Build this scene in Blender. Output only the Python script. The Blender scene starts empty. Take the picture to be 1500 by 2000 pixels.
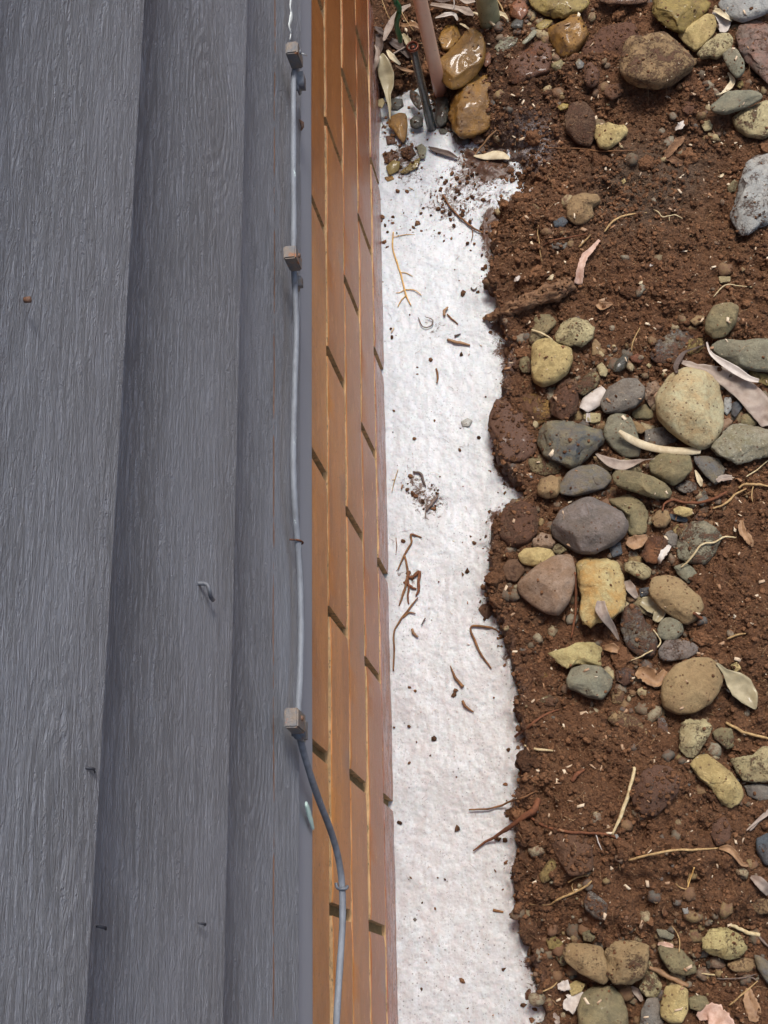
import bpy, bmesh, math, random
import numpy as np
from mathutils import Matrix, Vector, noise
from mathutils.bvhtree import BVHTree

random.seed(7)
rng = np.random.default_rng(7)
sc = bpy.context.scene
col = sc.collection

# ------------------------------------------------------------------ camera, sky, sun, exposure
FPX = 2836.3                                   # focal length in photo pixels (1500 x 2000)
CAM = np.array([0.23096, 0.0, 1.05460])
ROT = np.array([[0.98591291, -0.01979188, -0.16608433],
                [0.07484991, 0.94020490, 0.33228339],
                [0.14957679, -0.34003388, 0.92844157]])   # world -> camera
cam = bpy.data.cameras.new('camera')
co = bpy.data.objects.new('camera', cam)
col.objects.link(co)
mw = Matrix(ROT.T.tolist()).to_4x4()
mw.translation = Vector(CAM)
co.matrix_world = mw
cam.sensor_fit = 'VERTICAL'
cam.sensor_height = 36.0
cam.lens = FPX / 2000.0 * 36.0
cam.clip_start = 0.02
cam.clip_end = 200.0
sc.camera = co

W = bpy.data.worlds.new('World')
sc.world = W
W.use_nodes = True
wn = W.node_tree
bg = wn.nodes['Background']
sky = wn.nodes.new('ShaderNodeTexSky')
sky.sky_type = 'NISHITA'
sky.sun_disc = False
SUN_EL, SUN_AZ = math.radians(66), math.radians(21)    # azimuth from +Y towards +X
sky.sun_elevation = SUN_EL
sky.sun_rotation = SUN_AZ
sky.air_density = 1.0
sky.dust_density = 4.0
wn.links.new(sky.outputs[0], bg.inputs[0])
bg.inputs[1].default_value = 0.105
sun = bpy.data.lights.new('sun', 'SUN')
so = bpy.data.objects.new('sun', sun)
col.objects.link(so)
sun.energy = 1.75
sun.angle = math.radians(15)
sun.color = (1.0, 0.97, 0.93)
sd = Vector((math.sin(SUN_AZ) * math.cos(SUN_EL), math.cos(SUN_AZ) * math.cos(SUN_EL), math.sin(SUN_EL)))
so.rotation_euler = sd.to_track_quat('Z', 'Y').to_euler()
sc.view_settings.view_transform = 'Standard'
sc.view_settings.look = 'None'
sc.view_settings.gamma = 1
sc.view_settings.use_curve_mapping = False
sc.view_settings.exposure = 0.72

# ------------------------------------------------------------------ pixel helpers (photo pixel -> point on a world plane)
CROPS = {'A': (720, 0, 5), 'B': (1000, 0, 6), 'C': (1250, 0, 6), 'D': (1000, 240, 3), 'E': (1200, 600, 5),
         'F': (1200, 880, 5), 'G': (1200, 1400, 5), 'H': (1200, 1700, 5), 'I': (960, 1700, 5),
         'P': (900, 500, 2.5), 'Q': (900, 950, 2.5), 'S': (900, 1350, 2.5), 'T': (700, 0, 1.875),
         'U': (540, 0, 3), 'V': (540, 400, 3), 'W': (540, 850, 3), 'X': (540, 1300, 3), 'Y': (540, 1600, 3), 'Z': (0, 0, 1)}

def px(crop, x, y):
    a, b, s = CROPS[crop]
    return a + x / s, b + y / s

def ray(x, y):
    return ROT.T @ np.array([x - 750.0, -(y - 1000.0), -FPX])

def onZ(x, y, z):
    d = ray(x, y); t = (z - CAM[2]) / d[2]
    return CAM + t * d

def onX(x, y, X):
    d = ray(x, y); t = (X - CAM[0]) / d[0]
    return CAM + t * d

MPP = 0.00050                                   # metres per photo pixel at the ground

# ------------------------------------------------------------------ noise on numpy grids
_lat = rng.random((256, 256))
def vnoise(x, y):
    xi = np.floor(x).astype(int); yi = np.floor(y).astype(int)
    fx = x - xi; fy = y - yi
    fx = fx * fx * (3 - 2 * fx); fy = fy * fy * (3 - 2 * fy)
    a = _lat[xi & 255, yi & 255]; b = _lat[(xi + 1) & 255, yi & 255]
    c = _lat[xi & 255, (yi + 1) & 255]; d = _lat[(xi + 1) & 255, (yi + 1) & 255]
    return (a * (1 - fx) + b * fx) * (1 - fy) + (c * (1 - fx) + d * fx) * fy
def fbm(x, y, s, o=3):
    r = 0; a = 1; t = 0
    for i in range(o):
        r = r + a * (vnoise(x / s + 17.3 * i, y / s + 5.1 * i) - .5); t += a; a *= .5; s *= .47
    return r / t * 2
def smooth(a, b, x):
    t = np.clip((x - a) / (b - a), 0, 1)
    return t * t * (3 - 2 * t)

# ------------------------------------------------------------------ object helpers
def lin(c):
    return tuple(((v / 255) / 12.92 if v / 255 <= .04045 else ((v / 255 + .055) / 1.055) ** 2.4) for v in c)

def link(name, me, parent=None, loc=None, mats=None):
    o = bpy.data.objects.new(name, me)
    col.objects.link(o)
    if parent: o.parent = parent
    if loc is not None: o.location = loc
    if mats:
        for m in (mats if isinstance(mats, (list, tuple)) else [mats]): me.materials.append(m)
    return o

def mesh(name, v, f, shade=True):
    me = bpy.data.meshes.new(name)
    me.from_pydata([tuple(p) for p in v], [], f)
    me.update()
    if shade: me.polygons.foreach_set('use_smooth', [True] * len(me.polygons))
    return me

def mesh_np(name, V, F, shade=True):
    me = bpy.data.meshes.new(name)
    n = F.shape[1]
    me.vertices.add(len(V)); me.vertices.foreach_set('co', V.astype(np.float32).ravel())
    me.loops.add(F.size); me.loops.foreach_set('vertex_index', F.astype(np.int32).ravel())
    me.polygons.add(len(F)); me.polygons.foreach_set('loop_start', (np.arange(len(F)) * n).astype(np.int32))
    me.polygons.foreach_set('loop_total', np.full(len(F), n, np.int32))
    if shade: me.polygons.foreach_set('use_smooth', np.ones(len(F), bool))
    me.update(calc_edges=True)
    return me

def tag(o, label, cat, group=None):
    o['label'] = label; o['category'] = cat
    if group: o['group'] = group
    return o

def empty(name, loc, label, cat, group=None):
    o = bpy.data.objects.new(name, None)
    col.objects.link(o); o.location = loc; o.empty_display_size = .02
    return tag(o, label, cat, group)

# ------------------------------------------------------------------ material helpers
class M:
    def __init__(s, name):
        s.m = bpy.data.materials.new(name); s.m.use_nodes = True
        s.t = s.m.node_tree; s.b = s.t.nodes['Principled BSDF']; s.co = None
    def n(s, t, **k):
        x = s.t.nodes.new('ShaderNode' + t)
        for a, v in k.items(): setattr(x, a, v)
        return x
    def l(s, a, b): s.t.links.new(a, b)
    def coord(s, kind='Object', scale=(1, 1, 1), rand=True):
        tc = s.n('TexCoord'); mp = s.n('Mapping'); mp.inputs['Scale'].default_value = scale
        s.l(tc.outputs[kind], mp.inputs['Vector'])
        if rand:
            oi = s.n('ObjectInfo'); mu = s.n('Math', operation='MULTIPLY'); mu.inputs[1].default_value = 31.7
            s.l(oi.outputs['Random'], mu.inputs[0]); s.l(mu.outputs[0], mp.inputs['Location'])
        return mp.outputs[0]
    def noise(s, vec, scale, detail=4, rough=.55, dist=0, out='Fac'):
        x = s.n('TexNoise'); x.inputs['Scale'].default_value = scale; x.inputs['Detail'].default_value = detail
        x.inputs['Roughness'].default_value = rough; x.inputs['Distortion'].default_value = dist
        s.l(vec, x.inputs['Vector']); return x.outputs[out]
    def voro(s, vec, scale, feat='F1', out='Distance', rnd=1):
        x = s.n('TexVoronoi', feature=feat); x.inputs['Scale'].default_value = scale
        x.inputs['Randomness'].default_value = rnd
        s.l(vec, x.inputs['Vector']); return x.outputs[out]
    def ramp(s, fac, a, b, ca=(0, 0, 0), cb=(1, 1, 1)):
        x = s.n('ValToRGB'); e = x.color_ramp.elements
        e[0].position = a; e[1].position = b; e[0].color = (*ca, 1); e[1].color = (*cb, 1)
        s.l(fac, x.inputs[0]); return x.outputs[0]
    def mix(s, fac, a, b, mode='MIX'):
        x = s.n('Mix', data_type='RGBA', blend_type=mode)
        for sock, v in ((x.inputs[0], fac), (x.inputs[6], a), (x.inputs[7], b)):
            if isinstance(v, (int, float)): sock.default_value = v
            elif isinstance(v, tuple): sock.default_value = (*v, 1)
            else: s.l(v, sock)
        return x.outputs[2]
    def math(s, op, a, b=0.0, c=None):
        x = s.n('Math', operation=op)
        for i, v in enumerate((a, b) if c is None else (a, b, c)):
            if isinstance(v, (int, float)): x.inputs[i].default_value = v
            else: s.l(v, x.inputs[i])
        return x.outputs[0]
    def bump(s, h, dist, strength=1.0, normal=None):
        x = s.n('Bump'); x.inputs['Strength'].default_value = strength; x.inputs['Distance'].default_value = dist
        s.l(h, x.inputs['Height'])
        if normal: s.l(normal, x.inputs['Normal'])
        s.l(x.outputs[0], s.b.inputs['Normal']); return x.outputs[0]
    def set(s, **k):
        for a, v in k.items():
            sock = s.b.inputs[a.replace('_', ' ')]
            if isinstance(v, (int, float)): sock.default_value = v
            elif isinstance(v, tuple): sock.default_value = (*v, 1)
            else: s.l(v, sock)
        return s.m

SOIL1, SOIL2, SOIL3 = lin((150, 108, 76)), lin((88, 60, 43)), lin((96, 86, 74))

def soil_mat(ground):
    s = M('soil' if ground else 'soil_crumb')
    v = s.coord(rand=False)
    big = s.ramp(s.noise(v, 9, 3), .42, .62)
    fine = s.ramp(s.noise(v, 210, 6, .75), .36, .66)
    mid = s.ramp(s.noise(v, 45, 4, .6), .35, .7)
    c = s.mix(fine, SOIL2, SOIL1)
    c = s.mix(s.math('MULTIPLY', big, .45), c, lin((128, 94, 66)))
    c = s.mix(s.math('MULTIPLY', mid, .35), c, lin((96, 60, 40)))
    # small pale grit
    vo = s.voro(v, 420, out='Color')
    sep = s.n('SeparateColor'); s.l(vo, sep.inputs[0])
    grit = s.math('GREATER_THAN', sep.outputs[0], .965)
    dist = s.math('LESS_THAN', s.voro(v, 420), .32)
    c = s.mix(s.math('MULTIPLY', grit, dist), c, lin((176, 150, 118)))
    if ground:
        at = s.n('Attribute', attribute_name='foamy')
        fm = s.math('MULTIPLY', at.outputs['Fac'], s.ramp(s.noise(v, 220, 5, .75), .38, .6))
        c = s.mix(fm, c, (.72, .71, .73))
        wt = s.n('Attribute', attribute_name='wet')
        c = s.mix(s.math('MULTIPLY', wt.outputs['Fac'], .55), c, lin((58, 40, 32)))
        rough = s.math('SUBTRACT', .95, s.math('MULTIPLY', wt.outputs['Fac'], .45))
        s.set(Roughness=rough)
        gr = s.n('Attribute', attribute_name='grey')
        c = s.mix(s.math('MULTIPLY', gr.outputs['Fac'], .6), c, SOIL3)
    else:
        g = s.n('NewGeometry')
        c = s.mix(.7, c, s.ramp(g.outputs['Random Per Island'], 0, 1, lin((76, 51, 36)), lin((172, 124, 88))))
        s.set(Roughness=.95)
    s.set(Base_Color=c, Specular_IOR_Level=.25)
    h = s.math('ADD', s.math('MULTIPLY', s.noise(v, 260, 6, .8, .6), 1.5), s.math('SUBTRACT', 1.0, s.voro(v, 330)))
    s.bump(h, .0042, 1.0)
    return s.m

def stone_mat(key, c1, c2, dirt, wet=0.0, speck=.5, spots=0.0, streak=False):
    s = M('stone_' + key)
    v = s.coord()
    if streak:
        v2 = s.coord(scale=(1, 6, 6))
    else: v2 = v
    c = s.mix(s.ramp(s.noise(v2, 48, 6, .7, .5), .40, .62), lin(c1), lin(c2))
    c = s.mix(s.math('MULTIPLY', s.ramp(s.noise(v, 120, 6, .75, .8), .46, .64), .6), c, tuple(x * .62 for x in lin(c2)))
    c = s.mix(s.math('MULTIPLY', s.ramp(s.noise(v, 420, 4, .8), .54, .68), speck * 1.2), c, tuple(x * .45 for x in lin(c1)))
    c = s.mix(s.math('MULTIPLY', s.ramp(s.noise(v, 330, 4, .8), .57, .72), speck), c, tuple(min(1, x * 1.6) for x in lin(c1)))
    # brown soil specks that stick to the stone
    vs = s.voro(v, 260, out='Color'); sep = s.n('SeparateColor'); s.l(vs, sep.inputs[0])
    sp = s.math('MULTIPLY', s.math('GREATER_THAN', sep.outputs[0], .93 - .2 * spots), s.math('LESS_THAN', s.math('ADD', s.voro(v, 260), s.math('MULTIPLY', s.noise(v, 900, 2), .3)), .44))
    c = s.mix(s.math('MULTIPLY', sp, .75), c, lin((86, 60, 44)))
    c = s.mix(s.math('MULTIPLY', s.ramp(s.noise(v, 36, 5, .7), .40, .66), (.16 + .3 * dirt) * (1 - wet)), c, lin((138, 108, 80)))
    lo = .69 - .50 * dirt
    dm = s.ramp(s.math('ADD', s.noise(v, 60, 6, .8, .4), s.math('MULTIPLY', s.math('SUBTRACT', s.noise(v, 500, 3, .7), .5), .45)), lo, lo + .10)
    c = s.mix(s.math('MULTIPLY', dm, .92), c, s.mix(s.noise(v, 500, 4, .7), lin((62, 42, 32)), lin((112, 78, 58))))
    rgh = .82 if wet == 0 else .74 - .46 * wet
    r = s.mix(s.noise(v, 70, 3), (rgh - .06,) * 3, (rgh + .12,) * 3)
    r = s.mix(dm, r, (.8 - .3 * wet,) * 3)
    s.set(Base_Color=c, Roughness=r, Specular_IOR_Level=.35 + .25 * wet)
    if wet: s.set(Coat_Weight=wet * .28, Coat_Roughness=.07)
    h = s.math('ADD', s.math('ADD', s.noise(v, 240, 7, .78), s.math('MULTIPLY', s.noise(v, 90, 3), .9)), s.math('MULTIPLY', dm, .7))
    s.bump(h, .0018 if wet else .0026, .9)
    return s.m

PAL = {
 'yellow': ((200, 176, 112), (166, 142, 84)), 'cream': ((184, 170, 122), (150, 134, 92)), 'tan': ((158, 128, 84), (134, 106, 70)),
 'olive': ((140, 126, 86), (112, 104, 74)), 'grey': ((128, 122, 110), (104, 99, 92)), 'slate': ((98, 100, 102), (124, 112, 84)),
 'bluegrey': ((84, 92, 98), (66, 72, 78)), 'ochre': ((152, 112, 46), (124, 90, 38)), 'crag': ((70, 78, 84), (124, 116, 86)), 'pink': ((158, 134, 112), (140, 108, 80)),
 'white': ((170, 170, 162), (148, 150, 146)), 'rust': ((138, 82, 44), (98, 62, 40)), 'greygreen': ((138, 134, 108), (118, 116, 96)),
 'brown': ((116, 84, 60), (92, 66, 48)), 'red': ((142, 98, 80), (112, 98, 88)), 'wetbrown': ((146, 106, 42), (108, 76, 34)),
 'darkwet': ((72, 70, 58), (56, 52, 44)), 'slab': ((190, 176, 120), (190, 146, 76)), 'big': ((186, 178, 136), (188, 160, 110)),
 'wedge': ((186, 170, 110), (160, 140, 84)), 'clay': ((122, 72, 50), (104, 60, 40)), 'purplegrey': ((128, 118, 112), (106, 98, 90)),
 'gold': ((148, 128, 68), (122, 102, 54)), 'smoothtan': ((160, 134, 90), (150, 122, 80)), 'speckled': ((150, 146, 124), (128, 120, 88))}
_mc = {}
def mute(c, wet=0):
    if wet > .25: return c
    g = .3 * c[0] + .5 * c[1] + .2 * c[2]
    return tuple(v * .84 + g * .16 for v in c)
def get_stone_mat(p, dirt, wet, spots):
    k = (p, round(dirt, 1), wet, spots)
    if k not in _mc:
        _mc[k] = stone_mat(p, mute(PAL[p][0], wet), mute(PAL[p][1], wet), round(dirt, 1), wet, {'speckled': 1.0, 'grey': .7, 'smoothtan': .2, 'ochre': .15, 'wetbrown': .3}.get(p, .5), spots)
    return _mc[k]

# ------------------------------------------------------------------ ground height field
FOAMZ = -0.402
edge_px = [(985, 350), (950, 380), (948, 440), (951, 500), (948, 560), (965, 600), (985, 650), (988, 700), (975, 770), (957, 825), (966, 890),
           (1000, 945), (1018, 968), (975, 985), (962, 1015), (952, 1080), (945, 1130), (948, 1180), (968, 1215), (985, 1270),
           (1000, 1320), (1003, 1380), (1018, 1430), (1008, 1480), (1000, 1530), (993, 1570), (1002, 1620), (1008, 1650), (990, 1700), (992, 1740),
           (1005, 1780), (1012, 1830), (1022, 1880), (1046, 1915), (1034, 1950), (1046, 2000), (1052, 2120)]
top_px = [(985, 330), (950, 322), (925, 300), (905, 285), (890, 262), (868, 240), (850, 215), (838, 190), (820, 165), (790, 158), (765, 168), (735, 178)]
poly = [(-.05, -0.35)]
lowp = onZ(1056, 2180, -.36)
right = [onZ(x, y, -.384)[:2] for x, y in edge_px]
topp = [onZ(x, y, -.395)[:2] for x, y in top_px]
poly = [(-.05, -.4), (right[-1][0] + .004, -.4)] + [tuple(p) for p in right[::-1]] + [tuple(p) for p in topp] + [(-.05, topp[-1][1])]
poly = np.array(poly)

def signed_dist(X, Y):
    d = np.full(X.shape, 1e9); ins = np.zeros(X.shape, bool)
    n = len(poly)
    for i in range(n):
        ax, ay = poly[i]; bx, by = poly[(i + 1) % n]
        ex, ey = bx - ax, by - ay
        t = np.clip(((X - ax) * ex + (Y - ay) * ey) / (ex * ex + ey * ey + 1e-12), 0, 1)
        d = np.minimum(d, np.hypot(X - ax - t * ex, Y - ay - t * ey))
        c = ((ay > Y) != (by > Y)) & (X < (bx - ax) * (Y - ay) / (by - ay + 1e-12) + ax)
        ins ^= c
    return np.where(ins, -d, d)

def W2(crop, x, y, z=-.368):
    return onZ(*px(crop, x, y), z)[:2]
# mounds: (crop, x, y, radius x, radius y, height)
MOUNDS = [('Z', 1235, 1560, .095, .075, .017), ('Z', 1330, 1730, .11, .045, .015), ('Z', 1150, 1450, .06, .03, .006), ('Z', 1250, 480, .13, .07, .010), ('Z', 1060, 440, .05, .06, .006),
          ('Z', 1450, 1150, .05, .07, .012), ('Z', 1180, 150, .06, .045, .014), ('Z', 1390, 180, .05, .03, .010), ('Z', 1010, 620, .02, .03, .004),
          ('Z', 1250, 820, .14, .06, -.008), ('Z', 1150, 1100, .09, .08, -.005), ('Z', 1200, 1930, .12, .05, -.010), ('Z', 1080, 1760, .04, .06, -.006),
          ('Z', 1130, 1660, .02, .05, .004), ('Z', 1000, 860, .02, .03, .006), ('Z', 1000, 1450, .03, .03, .004), ('Z', 1090, 1650, .03, .02, .006), ('Z', 790, 10, .035, .05, -.03), ('Z', 900, 40, .03, .03, -.015), ('Z', 1150, 60, .04, .03, -.02), ('Z', 1240, 1990, .06, .03, -.012)]
MW = [(*W2(c, x, y), rx, ry, h) for c, x, y, rx, ry, h in MOUNDS]

def ground_h(X, Y, fine=True):
    wob = fbm(X, Y, .018, 3) * .009 + fbm(X + 9, Y, .006, 2) * .0024
    d = signed_dist(X, Y) + wob
    h = np.full(X.shape, -.374)
    for mx, my, rx, ry, a in MW:
        h = h + a * np.exp(-(((X - mx) / rx + .5 * fbm(X, Y, .05, 3)) ** 2 + ((Y - my) / ry + .5 * fbm(X + 3, Y, .05, 3)) ** 2) ** (2.2 if a > .012 else 1.0))
    h = h + fbm(X, Y, .09, 3) * .010
    soft = smooth(-.15, .2, fbm(X + 8, Y + 1, .07, 2))
    if fine:
        c = 1 - np.abs(fbm(X, Y, .022, 4))
        h = h + (c - .8) * .016 * (.45 + .55 * soft) + fbm(X + 3, Y + 5, .009, 3) * .0042 + fbm(X + 1, Y + 2, .0035, 2) * .0016
    lip = .0018 * np.exp(-((d - .012) / .01) ** 2)
    # the far end slopes down gently into the trench, the long side is a steep cut
    top = smooth(.80, .92, Y)
    wdt = .007 + .05 * top
    k = smooth(-wdt * .35, wdt, d)
    h = -.435 * (1 - k) + (h + lip) * k
    return h, d

def axis(a, b, step, lo, hi):
    core = np.arange(a, b, step)
    out = list(core)
    s = step; x = core[-1]
    while x < hi: s *= 1.25; x += s; out.append(min(x, hi))
    s = step; x = core[0]; pre = []
    while x > lo: s *= 1.25; x -= s; pre.append(max(x, lo))
    return np.array(pre[::-1] + out)

gx = axis(-.02, .54, .0017, -.05, 5.0)
gy = axis(-.09, 1.20, .0017, -4.0, 5.0)
GX, GY = np.meshgrid(gx, gy, indexing='ij')
GH, GD = ground_h(GX, GY)
nx, ny = GX.shape
V = np.stack([GX, GY, GH], -1).reshape(-1, 3)
idx = np.arange(nx * ny).reshape(nx, ny)
F = np.stack([idx[:-1, :-1], idx[1:, :-1], idx[1:, 1:], idx[:-1, 1:]], -1).reshape(-1, 4)
me = mesh_np('soil_ground', V, F)
foamy = np.exp(-np.maximum(GD, 0) / .0035) * .9 * (.4 + fbm(GX, GY, .02, 2))
for cx, cy, r, a in ((1035, 262, .02, .95), (1050, 285, .011, .9), (985, 333, .010, 1.4), (975, 355, .012, .9), (975, 700, .012, .6), (940, 285, .025, .35)):
    q = W2('Z', cx, cy, -.37); foamy += a * np.exp(-((GX - q[0]) ** 2 + ((GY - q[1]) * .8) ** 2) / r ** 2)
wet = np.exp(-np.maximum(GD, 0) / .012) * .7
for cx, cy, r, a in ((1020, 200, .055, .9), (1100, 120, .04, .5), (900, 180, .07, 1.0), (840, 80, .09, 1.0)):  # damp corner; the last patch also paints the shadowy gap by the wall
    q = W2('Z', cx, cy, -.36); wet += a * np.exp(-((GX - q[0]) ** 2 + (GY - q[1]) ** 2) / r ** 2)
grey = np.zeros_like(GX)
for cx, cy, r in ((1220, 400, .05), (1260, 340, .05), (1330, 320, .04)):
    q = W2('Z', cx, cy); grey += .8 * np.exp(-((GX - q[0]) ** 2 + (GY - q[1]) ** 2) / r ** 2)
for nm, arr in (('foamy', foamy), ('wet', wet), ('grey', grey)):
    at = me.attributes.new(nm, 'FLOAT', 'POINT'); at.data.foreach_set('value', np.clip(arr, 0, 1).astype(np.float32).ravel())
MSOIL = soil_mat(True)
ground = link('soil_ground', me, mats=MSOIL); ground['kind'] = 'structure'

def gh(x, y):
    """ground height at a point (bilinear is not needed: nearest vertex)"""
    i = min(max(np.searchsorted(gx, x), 0), nx - 1); j = min(max(np.searchsorted(gy, y), 0), ny - 1)
    return float(GH[i, j])
def gh_mean(x, y, r):
    i0, i1 = np.searchsorted(gx, [x - r, x + r]); j0, j1 = np.searchsorted(gy, [y - r, y + r])
    a = GH[i0:max(i1, i0 + 1), j0:max(j1, j0 + 1)]
    return float(np.mean(np.maximum(a, FOAMZ)))

# ------------------------------------------------------------------ foam on the water in the trench
fx = np.arange(-.012, .20, .0016); fy = np.arange(-.30, 1.16, .0016)
FX, FY = np.meshgrid(fx, fy, indexing='ij')
FH = FOAMZ + fbm(FX, FY, .05, 3) * .0022 + fbm(FX + 4, FY, .012, 3) * .0007 + fbm(FX + 4, FY + 7, .004, 2) * .0006
_, FD = ground_h(FX, FY, False)
FH += .006 * np.exp(-np.abs(FD) / .006) * (.5 + fbm(FX, FY, .012, 2))
FH -= .018 * smooth(.99, 1.06, FY)
q = np.arange(FX.size).reshape(FX.shape)
me = mesh_np('foam', np.stack([FX, FY, FH], -1).reshape(-1, 3), np.stack([q[:-1, :-1], q[1:, :-1], q[1:, 1:], q[:-1, 1:]], -1).reshape(-1, 4))
dirtf = np.zeros_like(FX)
for cx, cy, r, a in ((790, 320, .026, .85), (860, 390, .032, .50), (935, 325, .032, 1.0), (780, 250, .03, .4), (900, 430, .03, .35), (820, 960, .022, .46), (850, 985, .022, .48), (800, 940, .014, .35), (800, 1130, .016, .6), (880, 650, .018, .35),
                     (975, 640, .014, .7), (980, 690, .012, .8), (960, 1010, .008, .6), (835, 640, .016, .4), (770, 1220, .014, .35), (1030, 1890, .012, .5)):
    qx, qy = onZ(cx, cy, FOAMZ)[:2]; dirtf += a * np.exp(-((FX - qx) ** 2 + (FY - qy) ** 2 * .7) / r ** 2)
dirtf += (.55 + .9 * fbm(FX, FY, .02, 2)) * np.exp(-np.abs(np.minimum(FD, 0)) / .006)
at = me.attributes.new('dirty', 'FLOAT', 'POINT'); at.data.foreach_set('value', np.clip(dirtf, 0, 1.3).astype(np.float32).ravel())
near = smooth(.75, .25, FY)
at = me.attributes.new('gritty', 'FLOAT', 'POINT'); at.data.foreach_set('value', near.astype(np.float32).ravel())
s = M('foam')
v = s.coord(rand=False)
vl = s.coord(scale=(1, .45, 1), rand=False)
c = s.mix(s.ramp(s.noise(vl, 22, 6, .7, .8), .40, .62), (.585, .605, .61), (.475, .478, .47))
c = s.mix(s.math('MULTIPLY', s.ramp(s.noise(vl, 150, 4, .7), .40, .68), .38), c, (.42, .415, .40))
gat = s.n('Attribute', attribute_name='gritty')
c = s.mix(s.math('MULTIPLY', s.math('MULTIPLY', s.ramp(s.noise(vl, 75, 7, .85), .44, .58), .62), s.math('ADD', gat.outputs['Fac'], .2)), c, (.45, .40, .385))
vo = s.voro(v, 330, out='Color'); sp = s.n('SeparateColor'); s.l(vo, sp.inputs[0]); vd = s.voro(v, 330)
ring = s.math('MULTIPLY', s.math('GREATER_THAN', sp.outputs[0], .72), s.math('MULTIPLY', s.math('GREATER_THAN', vd, .24), s.math('LESS_THAN', vd, .40)))
c = s.mix(s.math('MULTIPLY', s.math('MULTIPLY', s.ramp(s.noise(v, 300, 5, .85), .52, .62), s.math('ADD', gat.outputs['Fac'], .25)), .30), c, (.30, .28, .27))
c = s.mix(s.math('MULTIPLY', ring, .55), c, (.22, .19, .19))
vo2 = s.voro(v, 240, out='Color'); sp2 = s.n('SeparateColor'); s.l(vo2, sp2.inputs[0]); vd2 = s.voro(v, 240)
dot = s.math('MULTIPLY', s.math('GREATER_THAN', sp2.outputs[1], .48), s.math('LESS_THAN', vd2, s.math('MULTIPLY', sp2.outputs[2], .26)))
c = s.mix(s.math('MULTIPLY', dot, .85), c, (.07, .05, .045))
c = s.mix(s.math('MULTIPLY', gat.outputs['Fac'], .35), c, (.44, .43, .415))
c = s.mix(s.math('MULTIPLY', s.math('SUBTRACT', 1.0, gat.outputs['Fac']), .55), c, s.mix(s.ramp(s.noise(v, 60, 4, .6), .4, .6), (.52, .565, .60), (.585, .615, .63)))  # far foam tinted bluish: sky reflection mixed into its colour
at = s.n('Attribute', attribute_name='dirty')
dn = s.math('ADD', s.math('MULTIPLY', at.outputs['Fac'], .36), s.noise(v, 150, 6, .78, .5))
c = s.mix(s.ramp(dn, .70, .80), c, lin((84, 62, 50)))
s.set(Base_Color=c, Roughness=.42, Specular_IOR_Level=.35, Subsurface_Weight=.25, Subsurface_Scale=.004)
hh = s.math('ADD', s.math('MULTIPLY', vd, 1.1), s.noise(v, 420, 4, .7))
s.bump(hh, .0006, .35)
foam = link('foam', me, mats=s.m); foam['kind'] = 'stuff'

# ------------------------------------------------------------------ brick base wall
def brick_mat():
    s = M('glazed_brick')
    v = s.coord(); vs = s.coord(scale=(1, .35, 1))
    c = s.mix(s.ramp(s.noise(vs, 16, 3), .35, .65), lin((214, 142, 72)), lin((184, 118, 62)))
    oi = s.n('ObjectInfo')
    c = s.mix(s.math('MULTIPLY', oi.outputs['Random'], .35), c, lin((206, 146, 84)))
    g = s.n('NewGeometry'); sx = s.n('SeparateXYZ'); s.l(g.outputs['Position'], sx.inputs[0])
    # lower bricks are a purer red-brown clay, splashed with mud and foam just above the trench
    low = s.n('MapRange'); low.inputs[1].default_value = -.10; low.inputs[2].default_value = -.34
    s.l(sx.outputs[2], low.inputs[0])
    c = s.mix(s.math('MULTIPLY', low.outputs[0], .85), c, lin((150, 84, 56)))
    c = s.mix(s.math('MULTIPLY', s.ramp(s.noise(s.coord(scale=(1, .5, 1)), 34, 6, .75, .5), .46, .66), .35), c, lin((128, 82, 50)))
    far = s.n('MapRange'); far.inputs[1].default_value = .55; far.inputs[2].default_value = 1.0
    s.l(sx.outputs[1], far.inputs[0])
    c = s.mix(s.math('MULTIPLY', far.outputs[0], .6), c, lin((146, 76, 30)))
    spl = s.n('MapRange'); spl.inputs[1].default_value = -.325; spl.inputs[2].default_value = -.365
    s.l(sx.outputs[2], spl.inputs[0])
    gn = s.coord('Object', (1, .25, 1))
    sn = s.ramp(s.noise(gn, 120, 5, .7), .42, .62)
    c = s.mix(s.math('MULTIPLY', s.math('MULTIPLY', spl.outputs[0], sn), .8), c, (.50, .40, .40))
    c = s.mix(s.math('MULTIPLY', s.math('MULTIPLY', spl.outputs[0], s.ramp(s.noise(v, 260, 4, .75), .54, .6)), .85), c, lin((70, 42, 36)))
    fl = s.noise(s.coord(scale=(1, .22, 1)), 190, 5, .8)
    c = s.mix(s.math('MULTIPLY', s.ramp(fl, .60, .67), .75), c, lin((232, 172, 108)))
    c = s.mix(s.math('MULTIPLY', s.ramp(s.noise(v, 230, 5, .85), .60, .66), .75), c, lin((92, 56, 34)))
    c = s.mix(s.math('MULTIPLY', s.ramp(s.noise(s.coord(scale=(1, .3, 1)), 60, 6, .75), .60, .80), .3), c, lin((205, 182, 160)))
    s.set(Base_Color=c, Roughness=s.math('SUBTRACT', s.math('SUBTRACT', .47, s.math('MULTIPLY', low.outputs[0], .12)), s.math('MULTIPLY', far.outputs[0], .1)), Specular_IOR_Level=.45)
    s.bump(s.math('ADD', s.noise(v, 70, 4, .6), s.math('MULTIPLY', s.noise(s.coord(scale=(1, .4, 1)), 260, 6, .8), .9)), .0016, .75)
    return s.m
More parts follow.
